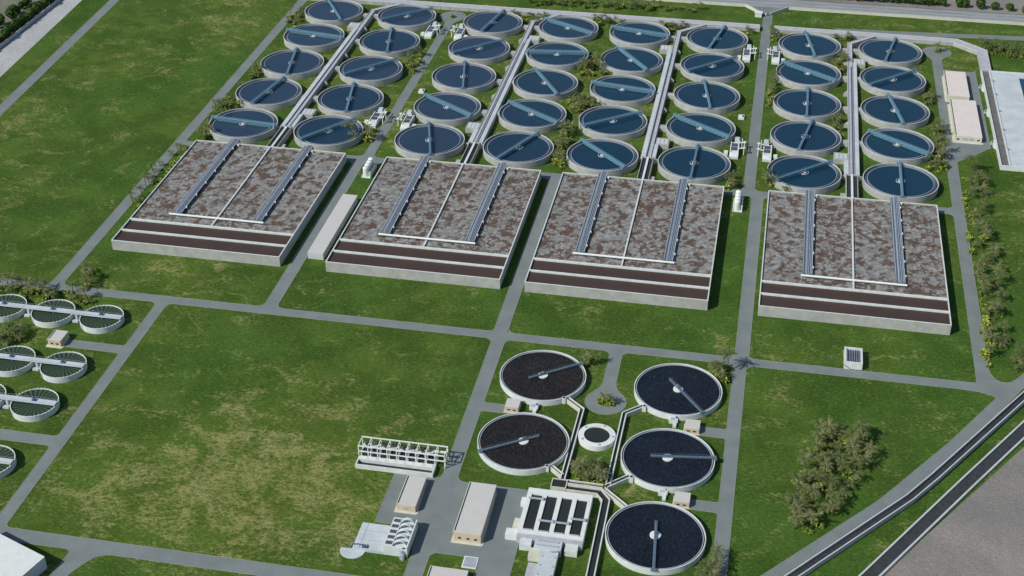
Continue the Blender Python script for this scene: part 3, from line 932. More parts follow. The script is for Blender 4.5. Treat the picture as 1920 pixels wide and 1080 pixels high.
building('switch_house', 'smaller cream building behind the larger cream one on the right pad', 'building', 254.4, 268.4, 212.2, 252.8, 4.2, [], wallm='cream', base=1.2, roofm='roof_pale')
building('pipe_gallery', 'narrow pale flat roof between the two left basins', 'building', -102.2, -93.4, -60, 7.0, 4.0, [], par=False, wallm='slab', slab=False)
SH = 'small beige sheds beside the tanks'
building('shed', 'small beige shed with two windows left of the gap between the brown tanks', 'shed', 30.6, 37.0, -174.4, -167.8, 3.0, [(1.9, 1.2, 1.4, 0.7, G_), (4.6, 1.2, 1.4, 0.7, G_)], base=0.5, par=False, group=SH)
building('shed', 'small beige shed with two windows on the spur behind the middle right brown tank', 'shed', 114.2, 120.9, -174.6, -168.0, 3.0, [(1.9, 1.2, 1.4, 0.7, G_), (4.6, 1.2, 1.4, 0.7, G_)], base=0.5, par=False, group=SH)
building('shed', 'small beige shed with two windows behind the frontmost brown tank', 'shed', 114.2, 120.8, -225.6, -219.2, 3.0, [(1.9, 1.2, 1.4, 0.7, G_), (4.6, 1.2, 1.4, 0.7, G_)], base=0.5, par=False, group=SH)
building('shed', 'small beige shed with two windows between the green tanks', 'shed', -203.6, -196.9, -164.2, -155.3, 3.6, [(2.0, 1.3, 1.5, 0.8, G_), (4.8, 1.3, 1.5, 0.8, G_)], base=1.2, par=True, group=SH)
# white hall at the lower left
t = thing('white_hall', 'white flat topped hall cut off by the lower left corner', 'building', (-150, -320, 0))
pl = [(18.6, 9.6), (-13.5, 21.5), (-40, -40), (8.5, -23.0), (14.4, -4.0)]
b = MB(); b.prism(pl, 0, 6.0); b.build('wall', 'slab', t)
b = MB(); b.prism([(x * 1.004, y * 1.004) for x, y in pl], 6.0, 6.3); b.build('roof', 'bright', t)

# ------------------------------------------------------------------ brown sludge tanks
DR = 20.75
def dark_tank():
    t = thing('thickener_tank', 'x', 'sludge tank', (0, 0, 0), 0, 'large dark sludge tanks')
    b = MB(); b.lathe([(DR, -0.2), (DR, 2.0), (DR - 0.35, 2.0), (DR - 0.35, 0.8)], 112); b.v = [(x, y, z + 0.9 if z > 0 else z) for x, y, z in b.v]; b.build('wall', 'white', t)
    b = MB(); b.lathe([(DR + 0.05, 1.85), (DR + 0.05, 2.06), (DR - 0.38, 2.06), (DR - 0.38, 1.7)], 112); b.build('rim', 'white', t, (0, 0, 0.9))
    b = MB(); b.ring(19.55, 19.85, 1.0, 1.85); b.build('launder', 'steel', t, (0, 0, 0.9))
    b = MB(); b.lathe([(20.5, 1.2), (19.7, 1.2)], 96); b.build('launder_water', 'water_dark', t, (0, 0, 0.9))
    b = MB(); b.disc(19.6, 1.55, 96); b.build('sludge', 'scum', t, (0, 0, 0.9))
    b = MB(); b.lathe([(2.35, 1.4), (2.35, 2.1), (0, 2.2)], 40); b.build('hub', 'bright', t, (0, 0, 0.9))
    d = MB()
    d.box(-7.6, 21.4, -0.5, 0.5, 2.75, 2.95, True)
    d.box(20.2, 21.6, -1.2, 1.2, 2.1, 2.75)
    br = d.build('bridge', 'greysteel', t, (0, 0, 0.9))
    r_ = MB()
    for s in (-1, 1):
        r_.bar((-7.6, s * 0.5, 3.7), (21.4, s * 0.5, 3.7), 0.07)
        r_.bar((-7.6, s * 0.5, 2.45), (21.4, s * 0.5, 2.45), 0.14)
        for k in range(15): r_.bar((-7.6 + 2.07 * k, s * 0.5, 2.4), (-7.6 + 2.07 * k, s * 0.5, 3.7), 0.07)
    r_.build('railing', 'greysteel', br)
    b = MB(); b.tube((0, 0, 2.9), (0, 0, 3.9), 0.6, n=12); b.box(-1.6, -0.7, -0.5, 0.5, 2.95, 3.6); b.build('drive', 'greysteel', br)
    return t
DT = [(43.8, -145.2, 36, 'scum', 'round dark sludge tank, bridge slanting, back left of the cul-de-sac circle'),
      (43.8, -196.2, -147, 'scum', 'round dark sludge tank at the front left, beside the screw pump road'),
      (108.6, -144.2, -53, 'scum_sky_tint', 'round dark sludge tank at the back right, beside the tall palm crossing'),
      (108.8, -195.8, 8, 'scum_sky_tint', 'round dark sludge tank in the middle of the right row, bridge crosswise'),
      (108.8, -246.6, -86, 'scum_sky_tint', 'frontmost large round dark sludge tank, bridge pointing to the viewer')]
d0 = dark_tank()
blue = None
for i, (x, y, an, mk, lab) in enumerate(DT):
    t = d0 if i == 0 else copy_tree(d0)
    t.location = (x, y - 1.1, 0); t['label'] = lab
    for ch in t.children:
        k = ch.name.split('.')[0]
        if k == 'bridge': ch.rotation_euler.z = R(an)
        if k == 'sludge' and mk == 'scum_sky_tint':
            if blue is None: blue = ch.data.copy(); blue.materials[0] = M[mk]
            ch.data = blue
VB = 'pipe blocks at the dark tanks'
for i, (x, y, lab) in enumerate(((43.6, -169.8, 'pale pipe block with hatch between the two left dark tanks'), (108.6, -167.6, 'pale pipe block with hatch between the back and middle right dark tanks'),
                                 (109.0, -218.6, 'pale pipe block with hatch just behind the frontmost dark tank'))):
    if i == 0:
        t = thing('valve_chamber', lab, 'valve chamber', (x, y, 0), 0, VB); v0 = t
        b = MB(); b.box(-2.0, 2.0, -1.2, 2.2, 0, 1.6); b.build('box', 'white', t)
        b = MB(); b.box(0.0, 1.6, -4.2, -1.2, 0, 1.2); b.build('duct', 'white', t)
        b = MB(); b.box(-1.3, 0.5, -0.5, 1.5, 1.6, 1.75); b.build('grating', 'steel', t)
        b = MB(); b.tube((1.2, 1.2, 1.6), (1.2, 1.2, 2.6), 0.4); b.build('valve', 'greysteel', t)
    else: clone(v0, lab, (x, y, 0))

# ------------------------------------------------------------------ open distribution channels
def open_channel(name, lab, pts, wd, h, floor=0.7, wall='cream', water_='water_dark', wt=0.45, group=None):
    t = thing(name, lab, 'channel', (0, 0, 0), 0, group)
    b = band(MB(), pts, wd / 2, wd / 2 - wt, 0, h); band(b, pts, -wd / 2 + wt, -wd / 2, 0, h)
    b.build('wall', wall, t)
    b = band(MB(), pts, wd / 2 + 0.04, wd / 2 - wt - 0.04, h, h + 0.08); band(b, pts, -wd / 2 + wt + 0.04, -wd / 2 - 0.04, h, h + 0.08)
    b.build('coping', 'white' if name != 'canal' else 'rim', t)
    b = band(MB(), pts, wd / 2 - wt, -wd / 2 + wt, 0, h - floor)
    b.build('water', water_, t)
    return t
DC = 'open channels feeding the dark tanks'
open_channel('feed_channel', 'open dark channel from the back left dark tank along the ring tank', [(57.2, -160.4), (66.0, -168.0), (65.2, -219)], 2.3, 2.2, group=DC)
open_channel('feed_channel', 'short open dark channel from the front left dark tank', [(58.2, -210.6), (64.6, -216.2)], 2.0, 2.1, group=DC)
open_channel('feed_channel', 'open dark channel from the back right dark tank along the ring tank', [(94.2, -159.8), (85.8, -167.6), (85.2, -218.5)], 2.3, 2.2, group=DC)
open_channel('feed_channel', 'short open dark channel from the middle right dark tank', [(93.6, -211.6), (84.6, -220.2)], 2.3, 2.3, group=DC)
open_channel('feed_channel', 'short open dark channel down to the frontmost dark tank', [(83.6, -221.8), (94.6, -231.6)], 2.0, 2.2, group=DC)
open_channel('feed_channel', 'open dark channel running crosswise behind the white settler block', [(67.4, -220.4), (83.2, -220.6)], 2.6, 2.15, group=DC)
open_channel('feed_channel', 'open dark channel bending from the junction down to the bottom edge', [(68.0, -224.2), (82.0, -224.4), (85.6, -229.0), (85.9, -340)], 3.6, 2.25, group=DC)
t = thing('junction_box', 'dark open junction basin at the corner of the white settler block', 'basin', (64.3, -222.5, 0))
b = MB()
for bx in ((-3.4, -3.0, -2.9, 3.0), (3.0, 3.4, -2.9, 3.0), (-3.0, 3.0, -2.9, -2.5), (-3.0, 3.0, 2.6, 3.0)): b.box(*bx, 0, 2.5)
b.build('wall', 'cream', t)
b = MB(); b.box(-3.0, 3.0, -2.5, 2.6, 0, 2.1); b.build('water', 'water_dark', t)
TB = 'tank outlets of the feed channels'
for i, (x, y, lab) in enumerate(((56.6, -161.4, 'square outlet block on the rim of the back left dark tank'), (57.2, -211.6, 'square outlet block on the rim of the front left dark tank'),
                                 (94.4, -160.6, 'square outlet block on the rim of the back right dark tank'), (94.6, -212.0, 'square outlet block on the rim of the middle right dark tank'))):
    t = thing('outlet_block', lab, 'outlet block', (x, y - 0.9, 0), 0, TB)
    b = MB(); b.box(-0.9, 0.9, -0.9, 0.9, 0, 3.0); b.build('block', 'white', t)
    b = MB(); b.box(-0.6, 0.6, -0.6, 0.6, 3.0, 3.07); b.build('grating', 'blackmetal', t)

# ring tank
t = thing('ring_tank', 'small white ring tank with dark liquid between the two feed channels', 'tank', (75.7, -186.6, 0))
b = MB(); b.lathe([(8.5, 0), (8.5, 2.6), (5.9, 2.75), (5.9, 1.5)], 64); b.build('wall', 'bright', t)
b = MB(); b.disc(6.0, 2.2, 64); b.build('liquid', 'water_dark', t)
for k in range(5):
    an = R(70 + 72 * k)
    x, y = 7.3 * math.cos(an), 7.3 * math.sin(an)
    b = MB(); b.box(x - 0.45, x + 0.45, y - 0.45, y + 0.45, 2.6, 3.0); b.build('hatch', 'steel', t)

# ------------------------------------------------------------------ green covered tanks
def green_tank():
    t = thing('clarifier_tank', 'x', 'clarifier', (0, 0, 0), 0, 'small green clarifiers')
    b = MB(); b.lathe([(11.0, -0.2), (11.0, 3.2), (10.7, 3.2), (10.7, 1.8)], 80); b.build('wall', 'white', t)
    b = MB()
    N = 160
    for k in range(N):
        q = 2 * math.pi * k / N
        z, r = (3.36, 11.08) if k % 4 < 2 else (3.12, 11.02)
        b.v += [(r * math.cos(q), r * math.sin(q), 3.0), (r * math.cos(q), r * math.sin(q), z), (10.66 * math.cos(q), 10.66 * math.sin(q), z), (10.66 * math.cos(q), 10.66 * math.sin(q), 3.0)]
    b.f += [(4 * k + j, 4 * ((k + 1) % N) + j, 4 * ((k + 1) % N) + j + 1, 4 * k + j + 1) for k in range(N) for j in range(3)]
    b.build('rim', 'bright', t)
    b = MB(); b.lathe([(10.75, 2.75), (0.6, 2.2), (0, 2.2)], 96); b.build('bed', 'greenbed', t)
    b = MB(); b.box(-15.85, 11.0, -1.75, 1.75, 4.0, 4.25, True)
    w_ = b.build('walkway', 'slab', t)
    b = MB()
    for s in (-1, 1):
        b.bar((-15.8, s * 1.7, 5.2), (11.0, s * 1.7, 5.2), 0.05)
        for k in range(14): b.bar((-15.8 + 2.06 * k, s * 1.7, 4.2), (-15.8 + 2.06 * k, s * 1.7, 5.2), 0.05)
    b.build('railing', 'steel', w_)
    b = MB(); b.box(-0.9, 0.9, -0.6, 0.6, 4.25, 5.1); b.tube((0, 0, 4.25), (0, 0, 5.6), 0.5, n=12); b.build('motor', 'motor', w_)
    b = MB(); b.tube((0, 0, 2.0), (0, 0, 4.0), 0.45, n=10); b.build('shaft', 'steel', t)
    b = MB(); b.box(-13.9, -12.9, -1.5, 1.5, 0, 4.0); b.box(-15.0, -12.0, -3.4, -1.75, 0, 1.0); b.build('pier', 'slab', t)
    for k in range(2):
        b = MB(); b.bar((-7.2 + 0.9 * k, -8.75 + (-0.75 * k), 0), (-7.2 + 0.9 * k, -8.75 + (-0.75 * k), 3.3), 0.12); b.build('ladder', 'blackmetal', t)
    return t
g0_ = green_tank()
for i, (x, y, lab) in enumerate(((-213.2, -138.9, 'green clarifier behind the beige shed, middle one of the back row'), (-240.2, -138.9, 'green clarifier in the back row, cut off by the left edge'),
                                 (-186.4, -139.2, 'green clarifier at the right end of the back row'), (-186.7, -181.8, 'green clarifier just in front of the beige shed, by the left road'),
                                 (-213.6, -181.8, 'green clarifier left of the one in front of the shed, partly cut off'), (-186.2, -212.4, 'green clarifier with black ladder just behind the side road'),
                                 (-213.0, -212.4, 'green clarifier mostly cut off, left of the one with the ladder'), (-185.8, -255.6, 'green clarifier in front of the side road, mostly cut off'))):
    if i == 0: g0_.location = (x, y, 0); g0_['label'] = lab
    else: clone(g0_, lab, (x, y, 0))

# ------------------------------------------------------------------ screw pump station
t = thing('screw_pump_station', 'white framed screw pump station with open trough on the lawn by the road', 'pump station', (-8.7, -226.6, 0))
b = MB()
b.box(-17.7, 17.6, 0, 0.6, 0, 2.2); b.box(-17.7, -17.1, 0.6, 6.4, 0, 2.2); b.box(17.0, 17.6, 0.6, 6.4, 0, 2.2)
b.box(-17.1, 17.0, 4.0, 6.4, 0, 2.3); b.box(-17.1, 17.2, 6.4, 9.4, 0, 1.2); b.box(-17.1, 17.2, 9.8, 13.0, 0, 4.2)
b.build('basin', 'white', t)
b = MB(); b.box(-17.1, 17.0, 0.6, 4.0, 0, 0.5); b.build('dark_water', 'water_dark', t)
for k in range(8):
    x = -14.9 + 4.25 * k
    b = MB(); b.box(x - 1.3, x + 1.3, 4.2, 6.2, 2.3, 2.42); b.build('cover_plate', 'bright', t)
    b = MB(); b.box(x - 1.75, x - 1.45, 6.4, 12.8, 1.2, 4.3)
    b.build('cheek_wall', 'white', t)
    b = MB(); b.tube((x, 6.2, 1.4), (x, 12.4, 6.3), 0.45, n=10)
    s = b.build('screw', 'blackmetal', t)
    f = MB()
    P0, P1 = Vector((x, 6.2, 1.4)), Vector((x, 12.4, 6.3))
    dd = (P1 - P0).normalized(); e1 = Vector((1, 0, 0)); e2 = dd.cross(e1)
    N = 44
    ring_ = []
    for q in range(N + 1):
        c = P0 + (P1 - P0) * (q / N); an = 2 * math.pi * 4.5 * q / N
        ring_.append((c, c + 1.25 * (math.cos(an) * e1 + math.sin(an) * e2)))
    f.v = [tuple(v) for pr in ring_ for v in pr]
    f.f = [(2 * q, 2 * q + 1, 2 * q + 3, 2 * q + 2) for q in range(N)]
    f.build('flight', 'blackmetal', s)
    f = MB(); f.box(x - 0.5, x + 0.5, 10.2, 11.0, 4.2, 5.0 + 0.5 * (k % 2)); f.tube((x + 1.5, 11.6, 4.2), (x + 1.5, 11.6, 5.6), 0.45, n=10)
    f.build('motor', 'bright', t)
    f = MB(); f.box(x - 1.3, x + 1.3, 9.72, 9.8, 1.3, 3.9); f.build('opening', 'darkpanel', t)
b = MB()
F0, F1, ZT = 6.9, 13.5, 7.2
bx = [-17.9 + 4.36 * k for k in range(10)]
for k, x in enumerate(bx):
    z0 = 2.2 if k < 9 else 0
    b.bar((x, F0, z0), (x, F0, ZT), 0.34); b.bar((x, F1, z0 if k < 9 else 0), (x, F1, ZT), 0.3); b.bar((x, F0, ZT), (x, F1, ZT), 0.34)
for yy, zz, wd in ((F0, ZT, 0.46), (F1, ZT, 0.46), (F0, 4.3, 0.42)): b.bar((bx[0] - 0.2, yy, zz), (bx[-1] + 0.2, yy, zz), wd)
b.bar((bx[-1], F0, 4.3), (bx[-1], F1, 4.3), 0.3); b.bar((bx[-1], F0, 0.3), (bx[-1], F1, 7.0), 0.22)
b.build('frame', 'bright', t)
b = MB(); b.box(bx[7] + 2, bx[9], F1 - 2.6, F1 - 1.6, 5.4, 5.9, True); b.build('hoist', 'bright', t)

# ------------------------------------------------------------------ white settler block
t = thing('settler_block', 'white concrete block with four dark rectangular cells on the yard', 'settling block', (66.2, -243.4, 0))
hx, y0, y1 = 13.9, -14.2, 14.0
cells = [(-11.9, -7.3), (-5.4, -0.8), (1.1, 5.7), (7.6, 12.2)]
b = MB()
ex = [-hx] + [v for c in cells for v in c] + [hx]
for i in range(0, len(ex), 2): b.box(ex[i], ex[i + 1], -12.1, 10.3, 0, 4.0)
b.box(-hx, hx, 10.3, y1, 0, 4.0); b.box(-hx, hx, y0, -12.1, 0, 4.0)
b.build('wall', 'bright', t)
for i, (a_, c_) in enumerate(cells):
    b = MB(); b.box(a_, c_, -12.1, 10.3, 0, 3.3); b.build('liquid', 'water_dark', t)
    s = [7.0, -6.2, -6.2, -2.8][i]
    b = MB(); b.box(a_ - 0.8, c_ + 0.8, s - 0.5, s + 0.5, 4.35, 4.6, True); b.box(c_ + 0.1, c_ + 1.1, s - 0.7, s + 0.7, 4.05, 5.0, True); b.build('scraper_bridge', 'steel', t)
    b = MB(); b.box(a_ + 0.2, c_ - 0.2, -12.6, -12.15, 4.0, 4.5); b.build('weir', 'steel', t)
b = MB(); b.box(-hx + 0.2, hx, -16.6, y0, 0, 3.5); b.build('ledge', 'deck', t)
b = MB(); b.box(-18.6, -13.0, -15.6, -11.6, 0, 3.0); b.build('side_room', 'bright', t)
b = MB(); b.box(-16.0, -13.95, 5.4, 9.2, 0, 2.4); b.build('side_annex', 'bright', t)
b = MB(); b.box(-17.0, -14.0, -11.4, -2, 0, 0.25); b.build('pad', 'cream', t)
for q in ((-11.7, -6.9, -20.6, -16.6), (7.1, 12.3, -20.8, -16.6)):
    b = MB(); b.box(*q, 0, 3.0); b.build('buttress_room', 'white', t)
b = MB(); b.box(-5.4, 5.8, -22.0, -16.6, 0, 3.9); b.build('inlet_hall', 'slab', t)
for q in range(2):
    b = MB(); b.box(-4.4, 4.6, -18.2 - 2.6 * q, -17.5 - 2.6 * q, 3.9, 4.25); b.build('grating', 'steel', t)
b = MB(); b.box(-2.2, 5.0, -60, -22.0, 0, 3.2)
c = b.build('covered_duct', 'slab', t)
for q in range(12):
    b = MB(); xx, yy = (-1.2, 4.0)[q % 2], -26 - 5.2 * (q // 2)
    b.tube((xx, yy, 3.2), (xx, yy, 3.5), 0.35, n=10); b.build('manhole', 'steel', c)
b = MB(); b.box(-7.0, -2.3, -26.4, -21.4, 0, 3.0); b.build('side_chamber', 'cream', t)
b = MB(); b.box(-6.6, -2.4, -60, -27.4, 0, 0.3); b.build('apron', 'deck', t)
b = MB(); b.bar((1.6, -23.6, 4.1), (5.6, -22.6, 4.1), 0.3); b.build('handle', 'steel', t)

# ------------------------------------------------------------------ vent house with arches and paved apron
t = thing('vent_house', 'grey concrete house with five arched hoods and a low paved apron', 'vent house', (0, -268.2, 0))
b = MB(); b.box(-12.8, 0.5, -8.9, 6.8, 0, 1.4); b.build('apron', 'slab', t)
b = MB()
for q in (-3.4, 2.0): b.box(-11.6, 0.45, q, q + 0.25, 1.4, 1.46)
b.box(-10.2, -9.95, -8.8, 6.6, 1.4, 1.465)
b.build('seam', 'steel', t)
b = MB()
b.box(0.5, 4.2, -8.9, 8.6, 0, 4.9); b.box(10.0, 10.6, -9.0, 8.7, 0, 5.0); b.box(4.2, 10.0, -8.9, 8.6, 0, 3.9); b.box(4.2, 10.0, 8.1, 8.6, 3.9, 4.9); b.box(4.2, 8.6, -8.9, -8.4, 3.9, 4.9)
b.build('wall', 'white', t)
for q in range(5):
    yy = -6.6 + 3.35 * q
    b = MB(); b.box(1.0, 3.8, yy - 1.0, yy + 0.9, 4.9, 4.98); b.build('grating', 'darkpanel', t)
    b = MB()
    for s in range(10):
        a0, a1 = math.pi * s / 10, math.pi * (s + 1) / 10
        for rr0, rr1 in ((2.9, 2.6),):
            pts = [(7.1 - r * math.cos(a_), 3.9 + 0.95 * r * math.sin(a_)) for r, a_ in ((rr0, a0), (rr0, a1), (rr1, a1), (rr1, a0))]
            vs = [(x, yy - 0.5, z) for x, z in pts] + [(x, yy + 0.75, z) for x, z in pts]
            b.add(vs, ((0, 1, 2, 3), (7, 6, 5, 4), (0, 4, 5, 1), (2, 6, 7, 3)))
    b.build('arch_hood', 'white', t)
    b = MB(); b.box(4.4, 9.8, yy - 1.6, yy - 1.0, 3.9, 4.0); b.build('dark_slot', 'blackmetal', t)
b = MB()
for s in range(6): b.tube((8.2 + 0.4 * (s % 3), -9.2 - 0.25 * s, 0.0), (8.2 + 0.4 * (s % 3), -9.2 - 0.25 * s, 3.6 - 0.55 * s), 0.7, n=10)
b.build('duct_bundle', 'steel', t)
t = thing('paved_apron', 'pale rounded concrete apron left of the vent house', 'apron', (-12.6, -277.6, 0))
b = MB(); b.prism([(5.2 * math.cos(R(a_)), 4.6 * math.sin(R(a_))) for a_ in range(180, 361, 15)] + [(5.2, 1.6), (-5.2, 1.0)], 0, 0.35); b.build('slab', 'slab', t)
t = thing('machine_cluster', 'dark grey machinery lying on the rounded apron', 'machinery', (-10.6, -275.6, 0.35))
b = MB()
for s in range(7):
    x = -3.4 + 1.05 * s
    b.bar((x, 0.2 * (s % 3), 0), (x + 0.9, 0.9 - 0.3 * (s % 2), 1.6), 0.5)
b.build('frame', 'greysteel', t)
b = MB(); b.box(1.6, 4.4, -0.8, 0.6, 0, 1.2); b.build('casing', 'darkpanel', t)
t = thing('pit_hatch', 'flat grey hatch with white frame on the small lawn behind the gatehouse', 'hatch', (36.4, -275.3, 0))
b = MB(); b.box(-3.0, 3.0, -3.3, 3.3, 0, 0.4); b.build('frame', 'bright', t)
b = MB(); b.box(-2.5, 2.5, -2.8, 2.8, 0.4, 0.5); b.build('cover', 'steel', t)
t = thing('intake_box', 'grey concrete box with sloping dark top behind the lower road', 'concrete box', (190.2, -106.9, 0))
b = MB()
b.box(-4.3, -3.4, -3.2, 10, 0, 4.2); b.box(3.4, 4.3, -3.2, 10, 0, 4.2); b.box(-3.4, 3.4, -3.2, -2.4, 0, 4.2); b.box(-3.4, 3.4, 9.2, 10, 0, 4.2)
b.build('wall', 'white', t)
b = MB(); b.box(-3.4, 3.4, -2.4, 9.2, 0, 3.0); b.build('grating', 'darkpanel', t)
b = MB()
for s in range(6): b.bar((-2.8 + 1.1 * s, -2.3, 3.6), (-2.8 + 1.1 * s, 9.1, 3.6), 0.14)
b.build('bar', 'steel', t)
b = MB(); b.bar((-4.4, -3.35, 2.6), (-1.2, -3.35, 0.3), 0.2); b.bar((-1.2, -3.35, 0.2), (4.2, -3.35, 0.2), 0.2); b.build('pipe', 'blackmetal', t)

# ------------------------------------------------------------------ lower right canals
open_channel('canal', 'narrow dark lined canal beside the slanting road', [(330, -27), (269.6, -118.6), (224.8, -186.6), (213.2, -203.2), (167.8, -257.4), (120, -314.5)], 4.0, 2.5, 1.3, 'deck', 'rubber', 0.45)
open_channel('canal', 'wide dark lined canal between the grass strip and the bare lot', [(315, -70), (267.0, -143.4), (239.8, -184.9), (195.8, -253.2), (120, -370)], 6.6, 1.2, 0.6, 'cream', 'rubber', 0.7)

# ------------------------------------------------------------------ boundary walls and gate
def wall(lab, pts, h, wd, mat, z=0.0):
    t = thing('boundary_wall', lab, 'wall', (0, 0, 0))
    band(MB(), pts, wd / 2, -wd / 2, 0, h).build('panel', mat, t)
    band(MB(), pts, wd / 2 + 0.08, -wd / 2 - 0.08, h, h + 0.15).build('coping', 'rim', t)
    return t
wall('long cream wall along the highway left of the gate, with a slanting end', [(-380, 358.2), (113.5, 358.4), (125.6, 344.2)], 2.2, 0.5, 'cream')
wall('long cream wall along the highway right of the gate, with a slanting end', [(132.6, 343.4), (145.6, 358.6), (900, 358.6)], 2.2, 0.5, 'cream')
wall('grey wall between the pale gravel strip and the trees at upper left', [(-412, -380), (-412, 420)], 2.6, 0.5, 'deck')
t = thing('guard_kiosk', 'small cream guard kiosk at the gate beside the highway', 'kiosk', (124.0, 341.0, 0))
b = MB(); b.box(-2.6, 2.4, -2.4, 2.0, 0, 3.0); b.build('wall', 'bright', t)
b = MB(); b.box(-3.0, 2.8, -2.8, 2.4, 3.0, 3.25); b.build('roof', 'bright', t)
b = MB(); b.box(2.4, 2.46, -1.2, 0.8, 1.1, 2.3); b.build('window', 'glass', t)
t = thing('sliding_gate', 'dark metal gate across the road beside the guard kiosk', 'gate', (129.2, 343.2, 0))
b = MB()
for k in range(9): b.bar((-3.2 + 0.8 * k, 0, 0.05), (-3.2 + 0.8 * k, 0, 1.7), 0.14)
for zz in (0.3, 1.6): b.bar((-3.2, 0, zz), (3.2, 0, zz), 0.16)
b.build('bars', 'blackmetal', t)
b = MB(); b.box(-0.4, 0.4, -0.4, 0.4, 0, 2.0); b.build('post', 'bright', t)

